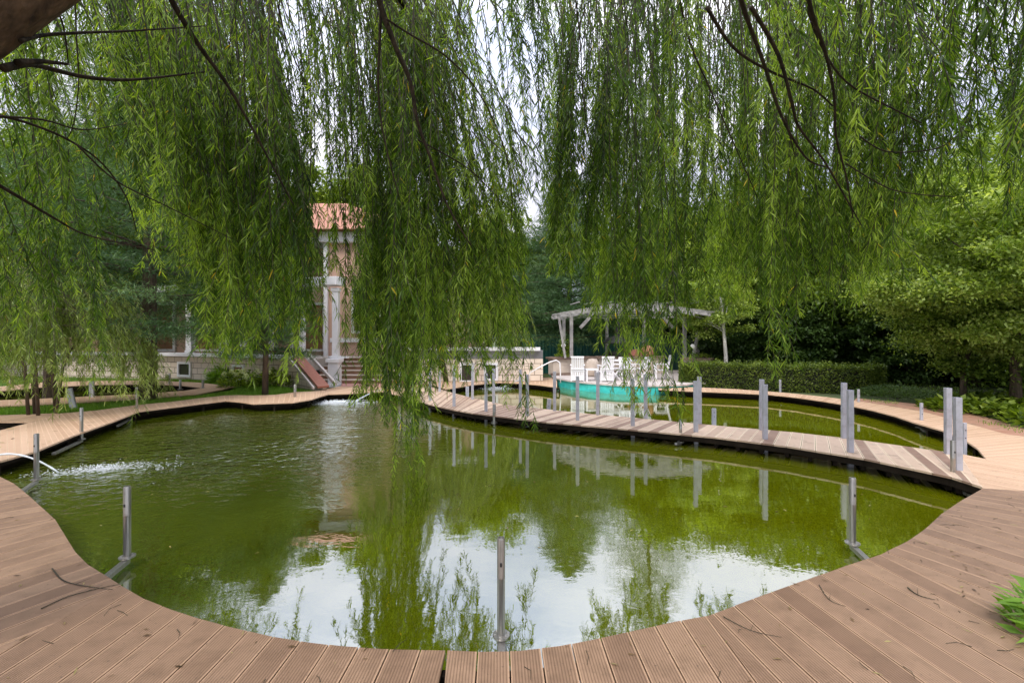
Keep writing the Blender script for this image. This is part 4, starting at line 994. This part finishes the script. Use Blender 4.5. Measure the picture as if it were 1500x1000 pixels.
# visible boughs
def bough(px, Y0, Y1, r0, r1):
    n=len(px); trk([Q(x,y,Y0+(Y1-Y0)*i/(n-1)) for i,(x,y) in enumerate(px)], r0*.75, r1*.8, 'limb', 5, 7, .05)
bough([(545,-40),(558,10),(580,70),(601,120),(612,180),(630,230),(655,300),(690,360)],2.9,3.6,.030,.007)
bough([(560,-20),(556,60),(554,130),(562,200),(585,290)],3.0,3.4,.015,.005)
bough([(566,28),(600,50),(650,80),(690,120),(720,170),(742,230),(750,290),(748,330)],3.0,3.9,.010,.004)
bough([(612,205),(650,225),(690,250),(720,280),(750,310)],4.0,4.3,.009,.004)
bough([(755,290),(790,265),(806,250)],4.3,4.3,.004,.003)
bough([(230,-40),(262,20),(295,72),(330,120),(365,180),(400,245),(430,300)],2.7,3.6,.026,.006)
bough([(215,-30),(235,20),(248,60),(230,120),(222,180)],3.6,3.8,.012,.004)
bough([(5,100),(35,94),(60,97),(120,112),(180,117),(235,113),(300,105)],2.2,3.3,.026,.006)
bough([(25,92),(60,90),(100,94)],2.25,2.5,.024,.008)
bough([(30,60),(60,52),(120,48),(180,46),(245,42),(300,38)],2.2,3.3,.015,.004)
bough([(-20,165),(40,180),(100,205),(150,240),(185,290),(200,340)],2.6,3.6,.013,.004)
bough([(-30,255),(30,290),(80,320),(130,345),(225,366)],2.6,3.4,.016,.004)
bough([(-30,170),(60,175),(120,190),(180,182)],2.4,3.2,.010,.003)
bough([(110,210),(170,265),(240,300),(300,330),(340,350)],2.8,3.6,.008,.003)
bough([(110,0),(112,60),(115,120),(108,180),(97,205)],2.8,2.9,.006,.003)
bough([(1075,-40),(1092,20),(1118,90),(1145,170),(1180,230),(1210,245)],2.2,2.8,.017,.005)
bough([(1100,10),(1140,80),(1160,150),(1170,185),(1207,235),(1245,300),(1262,330)],2.2,2.9,.014,.004)
bough([(1175,-40),(1190,20),(1210,80),(1222,140),(1225,200),(1240,260),(1250,320)],2.1,2.7,.014,.004)
bough([(1035,10),(1075,70),(1130,105),(1190,130),(1220,155)],2.6,3.0,.014,.006)
bough([(1170,-30),(1200,60),(1240,120),(1310,160),(1350,180)],2.4,2.8,.010,.004)
bough([(1150,170),(1165,230)],3.0,3.1,.010,.003)
bough([(990,-30),(1010,60),(1040,130),(1075,210),(1110,290)],3.4,3.8,.012,.004)
bough([(1260,200),(1300,222),(1370,218),(1400,200)],2.7,2.6,.006,.003)
bough([(1240,240),(1300,275),(1350,285),(1400,288)],2.9,2.7,.006,.003)
bough([(840,-30),(850,60),(855,150),(870,240)],4.0,4.4,.010,.004)
bough([(400,-30),(420,60),(470,170),(500,260)],3.9,4.3,.010,.004)
bough([(60,-20),(90,30),(100,95)],2.6,2.8,.009,.004)

NF=1.04
def curtain(x0, x1, t0, t1, Y0, Y1, n, slant=0, sway=.12, topY=None, lf=1.0, shape=None, zt=None):
    out=[]; N_=int(n*NF); nb=max(1,N_//6); cen=[(random.random(),random.uniform(Y0,Y1),random.gauss(0,.08),random.uniform(-.5,.5)) for _ in range(nb)]
    for i in range(N_):
        if random.random()<.8:
            c_=cen[i%nb]; f=c_[0]+random.gauss(0,13)/(x1-x0)*4.2/c_[1]; Y=max(1.6,c_[1]+random.gauss(0,.14)); sl2=c_[2]
        else: f=random.random(); Y=random.uniform(Y0,Y1); sl2=random.gauss(0,.08)
        x=x0+(x1-x0)*f
        lo, hi = (t0,t1) if shape is None else (shape(f)-(t1-t0), shape(f))
        yt=hi-(hi-lo)*abs(random.gauss(0,.5)) if random.random()<.6 else random.uniform(lo,hi)
        b_=Q(x,yt,Y); top=zt if zt is not None else random.uniform(4.6,6.0)
        ztop=max(top, b_.z+.8, EYE+.75*Y+random.uniform(-.3,.7)); lf_=lf*(.74+.075*Y)
        a=Vector((b_.x+random.gauss(0,.12)-(slant+sl2+random.gauss(0,.03))*(ztop-b_.z), b_.y+random.gauss(0,.15)-.1, ztop))
        out.append((a,b_,sway,lf_))
    return out
S=[]
# (x range, tip y range, depth range, number, slant)
S+=curtain(-330,120,150,470,2.8,6,100,.35,.15)
S+=curtain(-120,150,400,560,4.8,6.6,24,.2)
S+=curtain(100,310,120,390,3.4,7,74,.22,.12)
S+=curtain(-60,300,20,250,2.8,5.5,70,.4,.15)
S+=curtain(300,440,330,530,3.8,6.0,104,.10)
S+=curtain(330,452,200,410,4,6,42,.2)
S+=curtain(425,466,320,490,3.9,5.2,18,.28)
S+=curtain(474,515,260,420,5,6.6,5,.02,.05)
S+=curtain(455,535,-20,210,4,7,24,.08,.15)
S+=curtain(535,622,420,590,4.2,6.9,80,.04)
S+=curtain(530,610,560,690,5.6,6.8,13,.02,.05)
S+=curtain(540,600,560,620,3.6,4.3,4,.02,.05)
S+=curtain(615,700,370,550,4.2,6.6,58,.14)
S+=curtain(690,762,340,540,4.2,6.2,42,.36)
S+=curtain(752,775,560,690,4.4,5.0,2,.02,.03)
S+=curtain(530,690,-20,230,3.6,7,36,.04)
S+=curtain(690,790,-60,150,3.6,6,12,.10,.16)
S+=curtain(690,790,60,300,3.8,5.6,6,.05,.14)
S+=curtain(805,870,230,410,4.6,7,46,-.12)
S+=curtain(850,1010,300,465,4.6,7.4,80,-.02)
S+=curtain(465,800,-110,45,3.4,6,48,.05,.16)
S+=curtain(900,1005,480,600,4.2,5.6,15,0,.05)
S+=curtain(1000,1140,300,440,4.4,7.4,74,-.03)
S+=curtain(1120,1265,290,445,3.6,6.4,76,-.05)
S+=curtain(1110,1160,470,555,3.4,4.2,3,0,.03)
S+=curtain(1250,1340,250,400,2.8,5,42,-.08)
S+=curtain(1330,1720,150,310,1.9,4.2,82,-.05)
S+=curtain(790,1330,20,300,3.2,7,95,.05,.12)
S+=curtain(1150,1650,-60,180,1.7,3.6,60,.0,.14)
for i in range(16):
    x=random.uniform(715,800); y=random.uniform(150,290); Y=random.uniform(3.6,4.6)
    S.append((Q(x-random.uniform(10,45),y-random.uniform(30,70),Y),Q(x+random.uniform(-5,22),y+random.uniform(20,75),Y+.1),.05,1.05))
# behind and beside the camera, above the near deck
for i in range(150):
    a=random.uniform(math.pi*.98,math.pi*2.02); r=random.uniform(1.6,5.0); x=r*math.cos(a)*1.3; y=r*math.sin(a)*.9+.2; z=random.uniform(2.6,4.2)
    S.append((Vector((x*.9,y*.9,random.uniform(4.6,6.2))),Vector((x,y,z)),.1,1.0))
V,T,t,tw = willow_strands(S, .080, .0084, .0160, top_bias=.68)
V = V+np.array(inv)[None]
tri_mesh('crown', V, T, t, M_willow, wil)
tw.v=[(x+inv.x,y+inv.y,z+inv.z) for x,y,z in tw.v]; tw.build('twigs', M_twig, wil)
print('willow leaves', len(V)//6)

# small willows -------------------------------------------------------
def small_willow(loc, h, r, n, label, stems, mat=M_willow2, lf=.09, tipz=(.3,1.2), trunk_r=.06, top=1):
    o = empty('small_willow', loc); tag(o, label, 'tree')
    m=MB(); heads=[]
    for s in range(stems):
        a=random.uniform(0,6.28); q=random.uniform(.2,.6)*r*(stems>1); e=Vector((math.cos(a)*q,math.sin(a)*q,h*random.uniform(.75,1))); 
        m.tube([Vector((math.cos(a)*.08*stems**.5,math.sin(a)*.08*stems**.5,-.05)),Vector((e.x*.3,e.y*.3,h*.35)),Vector((e.x*.7,e.y*.7,h*.7)),e],[trunk_r*1.2,trunk_r,trunk_r*.6,trunk_r*.2],8,jit=.1); heads.append(e)
    m.build('trunk', M_bark, o, smooth=True)
    sp=[]; mb=MB()
    for i in range(n):
        e=random.choice(heads); a=random.uniform(0,6.28); q=r*math.sqrt(random.random())*random.uniform(.8,1.22); z=h*(1-.25*(q/r)**2)+random.gauss(-.05,.11*h)
        b_=Vector((math.cos(a)*q,math.sin(a)*q,random.uniform(*tipz)+ (1-q/r)*h*.35)); aa=Vector((b_.x*.55,b_.y*.55,z)); sp.append((aa,b_,.08,1.0))
        if i%9==0: mb.tube([e*.8,aa],[trunk_r*.3,.006],5)
    mb.build('limb', M_bark, o, smooth=True)
    V,T,t,tw=willow_strands(sp, lf, lf*.095, .026, .0022); tri_mesh('crown',V,T,t,mat,o); tw.build('twigs', M_twig, o)
    return o
x,y=P(62,606); small_willow((x,y,.12),3.1,2.0,420,'multi-stemmed willow bush beside the spur of the tan path',6,M_willow2,.11,(.35,1.2),.026)
x,y=P(530,560); small_willow((x+1.1,y+.5,.2),6.6,1.7,420,'slender pale willow in front of the pink house corner',2,M_willow2,.09,(1.2,3.6),.06)
x,y=P(672,558); small_willow((x-.3,y-.2,.2),4.3,2.7,520,'pale green young willow growing before the basement windows',2,M_willow2,.09,(.95,1.9),.07)

# trees on the far side ----------------------------------------------
x,y=P(217,583); conifer(11.5,3.6,'tall blue-green pine with thick brown trunk between ring pond and main pond',(x,y,.1),M_pine,170000,1.9,.17,nl=.12,whorls=17,per=8)
x,y=P(388,576); conifer(5.6,1.55,'smaller blue-green pine with slim trunk in front of the terrace wall',(x,y,.1),M_pine,70000,1.25,.075,nl=.11,whorls=15)
conifer(11.5,3.0,'tall pine at the far edge of the lawn behind the ring pond',(-15.2,18.0,.1),M_pine,90000,2.0,.17,nl=.15,whorls=20)
broad_tree(7,(3.0,2.4,2.6),4.6,42000,.11,21,M_broad,.12,label='yellow-green leafy tree rising behind the willow bush',loc=(-12.4,12.2,.1),clumps=100,nbranch=14)
conifer(9.2,3.3,'dense dark green pine beside the pergola and the teal fence',(2.6,20.9,.1),M_pine,150000,1.6,.16,nl=.15,whorls=19)
conifer(15.5,4.0,'tall yellow-green spruce rising behind the pergola',(7.4,24.6,.1),M_spruce,110000,1.0,.18,name='spruce_tree',nl=.14,whorls=24)
broad_tree(8,(3.6,2.8,3.0),4.9,42000,.15,2,M_broad,.17,label='bright green leafy tree behind the bar counter end',loc=(8.7,20.2,.1),clumps=110)
q=P(1068,541,.1); broad_tree(5,(1.5,1.3,1.5),3.0,20000,.085,3,M_light,.06,M_birch,label='slim birch with a white trunk behind the hedge',loc=(7.6,16.1,.1),clumps=60,lean=-.3,name='birch_tree')
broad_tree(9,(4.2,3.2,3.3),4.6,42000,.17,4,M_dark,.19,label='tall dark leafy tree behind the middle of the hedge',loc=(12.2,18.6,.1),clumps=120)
broad_tree(9,(3.8,3.2,3.2),4.6,36000,.17,5,M_broad,.17,label='mid green leafy tree behind the far end of the hedge',loc=(15.8,15.6,.1),clumps=110)
broad_tree(6,(3.3,2.6,3.1),3.7,120000,.085,6,M_light,.09,label='light green spreading tree over the hosta bed by the soil strip',loc=(11.3,10.2,.1),clumps=150,nbranch=18,spread=.24)
broad_tree(5,(1.9,1.6,1.5),2.3,42000,.08,7,M_light,.06,label='lower leafy tree reaching toward the square posts over the hosta bed',loc=(10.9,11.0,.1),clumps=110,nbranch=12,lean=.4)
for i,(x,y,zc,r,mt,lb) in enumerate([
    (9.0,18.2,1.5,(1.7,.9,1.5),M_shade,'shade-coloured laurel bush between the bar counter and the birch'),
    (11.4,17.0,1.7,(1.9,1.0,1.7),M_shade,'shade-coloured laurel bush behind the middle of the hedge'),
    (13.8,15.8,1.6,(1.9,1.0,1.6),M_shade,'shade-coloured laurel bush behind the far end of the hedge'),
    (16.2,13.6,1.7,(1.8,1.3,1.8),M_shade,'shade-coloured laurel bush against the dark fence beyond the juniper'),
    (17.8,10.6,1.8,(1.6,1.8,1.9),M_shade,'shade-coloured laurel bush against the dark fence beyond the hosta bed'),
    (12.6,20.2,3.0,(3.4,1.6,2.6),M_shade,'shade-coloured tree filling the gap over the fence behind the hedge'),
    (17.4,17.6,3.2,(3.2,1.8,2.8),M_shade,'shade-coloured tree at the bend of the dark fence'),
    (7.6,22.6,2.6,(2.8,1.2,2.4),M_shade,'shade-coloured tree directly behind the barbecue grill'),
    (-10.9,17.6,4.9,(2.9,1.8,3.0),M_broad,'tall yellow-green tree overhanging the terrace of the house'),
    (3.6,22.2,1.8,(2.0,.9,1.7),M_shade,'shade-coloured bush behind the white chairs and bar counter'),
    (1.0,24.6,3.2,(2.4,1.4,3.0),M_shade,'shade-coloured tree seen between the house wing and the pine'),
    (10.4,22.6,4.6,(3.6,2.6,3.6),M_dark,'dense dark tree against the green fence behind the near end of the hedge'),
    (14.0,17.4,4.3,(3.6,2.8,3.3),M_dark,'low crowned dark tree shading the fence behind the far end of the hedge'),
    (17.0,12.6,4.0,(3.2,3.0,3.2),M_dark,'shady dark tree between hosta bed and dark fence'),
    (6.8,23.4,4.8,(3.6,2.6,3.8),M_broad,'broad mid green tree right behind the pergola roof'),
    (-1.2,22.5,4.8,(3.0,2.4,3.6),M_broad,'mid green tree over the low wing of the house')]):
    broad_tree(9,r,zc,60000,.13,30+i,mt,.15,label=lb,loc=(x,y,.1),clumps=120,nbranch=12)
# taller masses closing the horizon
protoA = broad_tree(12,(4.6,4.0,5.0),6.8,34000,.2,8,M_broad,.22,label='tall leafy tree at the far left behind the ring pond',loc=(-19,21,.1),clumps=120,group='tall background trees')
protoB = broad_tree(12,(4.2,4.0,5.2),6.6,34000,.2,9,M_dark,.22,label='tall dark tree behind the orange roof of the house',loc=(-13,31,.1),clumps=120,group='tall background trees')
for src,(x,y,rz,s),lb in [
    (protoB,(-25,14,2.0,1.0),'tall dark tree at the edge of the lawn beyond the ring pond'),
    (protoA,(-10,30,1.0,1.15),'mid green tree seen above the house roof ridge'),
    (protoA,(-20,27,.5,1.25),'mid green tree behind the house, next to its outer corner'),
    (protoB,(12.5,26,1.2,.95),'dark tree directly behind the green fence and hedge'),
    (protoA,(17,23,2.4,.8),'mid green tree towering behind the dark fence'),
    (protoB,(21,14,.7,1.0),'dark tree behind the light green spreading tree'),
    (protoA,(22,5,3.0,1.0),'mid green tree beyond the wide deck, past the soil strip'),
    (protoB,(-21,4,3.9,.9),'dark tree beyond the spur of the tan path')]:
    o=copy_tree(src); o.location=(x,y,.1); o.rotation_euler=(0,0,rz); o.scale=(s,s,s); o['label']=lb

# hedge, shrubs, hostas ----------------------------------------------
def shrub_mass(name, loc, ext, n, ls, mat, label, cat, rz=0, core=True, group=None, dz=0, lump=.0, up=.6):
    o=empty(name, loc, rz); tag(o,label,cat,group)
    hx,hy,hz=ext; p=rng.uniform(-1,1,(n,3)); ax=rng.integers(0,3,n); sg=np.where(rng.random(n)<.5,-1,1); sg[(ax==2)]=1
    dep=1-np.abs(rng.normal(0,.09,n)); p[np.arange(n),ax]=sg*dep
    p=p*np.array([hx,hy,hz/2])+np.array([0,0,hz/2]); p+=rng.normal(0,.018,(n,3))
    p[:,2]+= .05*np.sin(p[:,0]*3.1)*np.sin(p[:,0]*7.3+1)*(p[:,2]/hz)+np.where((ax==2)&(rng.random(n)<.08),rng.uniform(0,.12,n),0)
    if lump: p[:,:2]*=1+lump*np.sin(p[:,2:3]*9+p[:,0:1]*5)
    p[:,2]=np.maximum(p[:,2],.01)
    d=rng.normal(size=(n,3)); d[:,2]+=up; d=nrm(d); nr=nrm(rng.normal(size=(n,3))+np.array([0,-.3,.6])); 
    V,T,t=broad_leaves(p,d,nr,ls*rng.uniform(.7,1.3,n),ls*.6*rng.uniform(.7,1.2,n),np.clip(rng.normal(.5,.2,n),0,1)); tri_mesh('foliage',V,T,t,mat,o)
    if core:
        m=MB()
        for i in range(int(hx*14)):
            x=random.uniform(-hx*.9,hx*.9); y=random.uniform(-hy*.7,hy*.7); m.tube([(x,y,0),(x+random.gauss(0,.05),y,hz*.5),(x+random.gauss(0,.12),y,hz*.9)],[.012,.009,.004],5)
        m.build('stems', M_twig, o)
        m=MB(); m.box((-hx*.86,-hy*.72,.05),(hx*.86,hy*.72,hz*.86)); m.build('shade_core', M_dark2, o)  # near-black box painted as the shade inside the foliage
    return o
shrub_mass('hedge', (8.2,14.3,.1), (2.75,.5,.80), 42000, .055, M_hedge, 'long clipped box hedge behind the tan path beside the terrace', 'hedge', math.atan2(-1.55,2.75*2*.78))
def tuft_plant(name, loc, r, h, n, ls, wd, mat, label, cat='plant', group=None, flowers=None):
    o=empty(name, loc); tag(o,label,cat,group)
    a=rng.uniform(0,6.28,n); q=np.sqrt(rng.random(n))*r; z=h*(1-.5*(q/r)**2)*rng.uniform(.25,1,n)
    p=np.stack([np.cos(a)*q,np.sin(a)*q,z],1); d=nrm(np.stack([np.cos(a),np.sin(a),rng.uniform(-.3,1.0,n)],1)+rng.normal(0,.35,(n,3))); nr=nrm(rng.normal(0,.4,(n,3))+np.array([0,0,1]))
    V,T,t=broad_leaves(p,d,nr,ls*rng.uniform(.6,1.3,n),wd*rng.uniform(.7,1.2,n),np.clip(rng.normal(.55,.18,n),0,1)); tri_mesh('foliage',V,T,t,mat,o)
    m=MB()
    for i in range(12): m.tube([(0,0,0),(random.gauss(0,r*.25),random.gauss(0,r*.25),h*.5)],[.008,.004],5)
    m.build('stem', M_twig, o)
    if flowers:
        fm,k,fs=flowers; n=k*60; c=np.stack([rng.normal(0,r*.5,k),rng.normal(0,r*.4,k)-r*.2,h*rng.uniform(.7,1.05,k)],1); i=rng.integers(0,k,n); u=nrm(rng.normal(size=(n,3)))
        V,T,t=broad_leaves(c[i]+u*fs,nrm(rng.normal(size=(n,3))),u,np.full(n,.035),np.full(n,.035),rng.random(n)); tri_mesh('blossom',V,T,t,fm,o)
    return o
for i,(x,y,r,h) in enumerate([(1400,605,.42,.32),(1432,606,.4,.34),(1462,612,.42,.36),(1490,618,.42,.36),(1520,628,.45,.36),(1445,598,.45,.36),(1478,603,.45,.36),(1372,600,.3,.22),(1512,610,.5,.4),(1410,597,.4,.3)]):
    X,Y=P(x,y,.1); tuft_plant('hosta',(X,Y,.1),r,h,170,.16,.10,M_broad,f'{["lone small","broad pale","pointed light","rounded bright","outermost big","rear dense","rear spreading","tiny first","farthest tall","rear low"][i]} leafy plant of the hosta bed along the reddish soil','plant','hostas in the bed along the soil strip')
X,Y=P(1330,584,.1); tuft_plant('juniper',(X-.3,Y,.1),.9,.38,3500,.07,.02,M_spruce,'low spreading juniper at the end of the hedge','shrub')
for (x,y,lb,fl) in ((352,570,'hydrangea bush with pale flower heads under the slim pine',(M_flower,12,.07)),(405,567,'leafy shrub right below the terrace wall beside the slim pine trunk',(M_flower,5,.05)),(330,562,'lily clump with long upright leaves at the terrace wall',None),(25,545,'shrub with yellow flowers behind the ring pond',(M_yellow,9,.06))):
    X,Y=P(x,y,.1); tuft_plant('flowering_shrub' if fl else 'lily_clump',(X,Y,.1),.6 if fl else .45,.62,1100,.11 if fl else .3,.055 if fl else .03,M_broad if fl else M_grass,lb,'shrub',None,fl)
X,Y=P(300,556,.1); tuft_plant('lily_clump',(X,Y+.3,.1),.6,.3,500,.28,.02,M_grass,'low grassy perennial clump under the framed basement window','plant')
# young sapling beside slim pine
X,Y=P(371,562,.1); tuft_plant('sapling',(X,Y+.3,.1),.45,1.25,900,.1,.05,M_broad,'young sapling with pale leaves before the terrace wall','plant')
tuft_plant('fern',(2.93,2.38,.1),.22,.4,260,.12,.035,M_grass,'bright green feathery plant poking over the corner of the wide deck')
tuft_plant('climbing_vine',(*P(828,556,TZ),.98) if False else (2.0,17.5,.98),.22,.8,380,.09,.05,M_broad,'vine climbing the pergola post beside the globe lamp','plant')
tuft_plant('potted_herb',(2.0,17.45,.98),.35,.2,320,.07,.04,M_broad,'low herb growing on the fence end of the bar counter','plant')
tuft_plant('potted_herb',(7.0,16.9,.98),.3,.2,300,.07,.04,M_broad,'low herb growing on the hedge end of the bar counter','plant')
fl = scatter([(-4,3.6),(4,4.0),(6,7),(-3,12),(-6.5,8)], 150); n_=len(fl); p_=np.concatenate([fl,np.full((n_,1),.003)],1); a_=rng.uniform(0,6.28,n_); l_=.05*rng.uniform(.4,1.2,n_)
V,T,t=broad_leaves(p_,np.stack([np.cos(a_),np.sin(a_),np.full(n_,.02)],1),nrm(rng.normal(0,.1,(n_,3))+np.array([0,0,1])),l_,l_*.22,rng.uniform(.3,1,n_)); tag(tri_mesh('floating_leaves',V,T,t,M_litter),kind='stuff')
# grass ---------------------------------------------------------------
def grass(polys, n, h, name='grass', avoid=()):
    pts=np.concatenate([scatter(p,k) for p,k in zip(polys,n)]); k=len(pts)
    p=np.concatenate([pts,np.full((k,1),.12)],1); d=nrm(rng.normal(0,.35,(k,3))+np.array([0,0,1])); nr=nrm(rng.normal(size=(k,3)))
    V,T,t=broad_leaves(p,d,nr,h*rng.uniform(.5,1.3,k),np.full(k,.010),np.clip(rng.normal(.5,.2,k),0,1)); tag(tri_mesh(name,V,T,t,M_grass),kind='stuff')
grass([lawn_a,lawn_b],[42000,9000],.10)
sg_=[P(x,y,.1) for x,y in [(1250,587),(1350,601),(1420,619),(1500,641),(1500,634),(1450,612),(1390,598),(1260,582)]]
k=scatter(sg_,900); k=k[(np.sin(k[:,0]*3)+np.sin(k[:,1]*4))>.4]
p=np.concatenate([k,np.full((len(k),1),.12)],1); n_=len(k)
V,T,t=broad_leaves(p,nrm(rng.normal(0,.4,(n_,3))+np.array([0,0,1])),nrm(rng.normal(size=(n_,3))),.09*rng.uniform(.5,1.3,n_),np.full(n_,.01),rng.random(n_)); tag(tri_mesh('grass',V,T,t,M_grass),kind='stuff')
# ground cover under the trees at the right and behind
gc=[(9.5,9.2),(12,7.2),(20,9),(18,16.8),(8,20.5),(6.6,20.5),(8.5,15.6),(11.6,12.6)]
k=scatter(gc,9000); n_=len(k); p=np.concatenate([k,np.full((n_,1),.11)+rng.uniform(0,.08,(n_,1))],1)
V,T,t=broad_leaves(p,nrm(rng.normal(0,.7,(n_,3))+np.array([0,0,.6])),nrm(rng.normal(0,.4,(n_,3))+np.array([0,0,1])),.09*rng.uniform(.5,1.3,n_),.05*rng.uniform(.6,1.2,n_),np.clip(rng.normal(.35,.2,n_),0,1)); tag(tri_mesh('ground_cover',V,T,t,M_dark),kind='stuff')

# ------------------------------------------------------------------ litter on the decks
def litter(poly, n, name, ls, z=.203):
    k=scatter(poly,n); n_=len(k); p=np.concatenate([k,np.full((n_,1),z)],1); a=rng.uniform(0,6.28,n_)
    d=np.stack([np.cos(a),np.sin(a),rng.uniform(0,.12,n_)],1); nr=nrm(rng.normal(0,.25,(n_,3))+np.array([0,0,1]))
    l=ls*rng.uniform(.3,1.2,n_); return broad_leaves(p,d,nr,l,l*rng.uniform(.13,.26,n_),rng.random(n_)**.8)
nd=near_in+[(7.6,4.2),(5.2,2.6),(3.25,.9),(1.3,1.0),(-.34,1.0),(-3.0,1.0),(-6,1.7),(-10.5,4.4)]
parts=[litter(nd,520,'a',.05),litter([P(*p) for p in [(1380,800),(1500,840),(1500,960),(1420,890)]],55,'b',.045),litter([P(*p) for p in [(0,680),(200,603),(70,606),(0,630)]],30,'c',.1)]
Vs=[];Ts=[];ts=[];o_=0
for V,T,t in parts: Vs.append(V);Ts.append(T+o_);ts.append(t);o_+=len(V)
tag(tri_mesh('fallen_leaves',np.concatenate(Vs),np.concatenate(Ts),np.concatenate(ts),M_litter),kind='stuff')
m=MB()
for i in range(190):
    q=scatter(nd,1)[0]; a=random.uniform(0,6.28); l=random.uniform(.03,.12); c=random.uniform(-.5,.5)
    m.tube([(q[0],q[1],.204),(q[0]+l*.5*math.cos(a),q[1]+l*.5*math.sin(a),.208),(q[0]+l*math.cos(a+c),q[1]+l*math.sin(a+c),.204)],[.0018,.0015,.001],4)
tag(m.build('twig_litter', M_twig),kind='stuff')
def twig(px, label, r=.005):
    r*=.6
    pts=[(*P(*p),.208) for p in px]; o=MB(); sp=smooth_path(pts,4); n=len(sp); o.tube(sp,[r*(1.15-.8*i/n) for i in range(n)],6)
    a=sp[n//2]; o.tube([a,(a.x+.05,a.y+.06,a.z+.01)],[r*.5,r*.2],5)
    tag(o.build('twig', M_twig, smooth=True), label, 'twig', 'twigs on the deck')
twig([(76,834),(90,850),(110,857),(140,862),(165,865)],'curved dark twig on the deck beside the long-bracket bollard',.006)
twig([(60,893),(100,875),(150,862),(176,857)],'straight thin twig lying along the seam of the deck boards',.005)
twig([(1200,842+16),(1215,880),(1240,890)],'small forked twig on the wide deck close to the pond edge',.004)
twig([(1330,862),(1345,873),(1370,880)],'broken dark twig in the middle of the wide deck',.006)
twig([(1060,905),(1100,925),(1145,935)],'thin bowed twig on the deck in front of the reflected sky',.004)
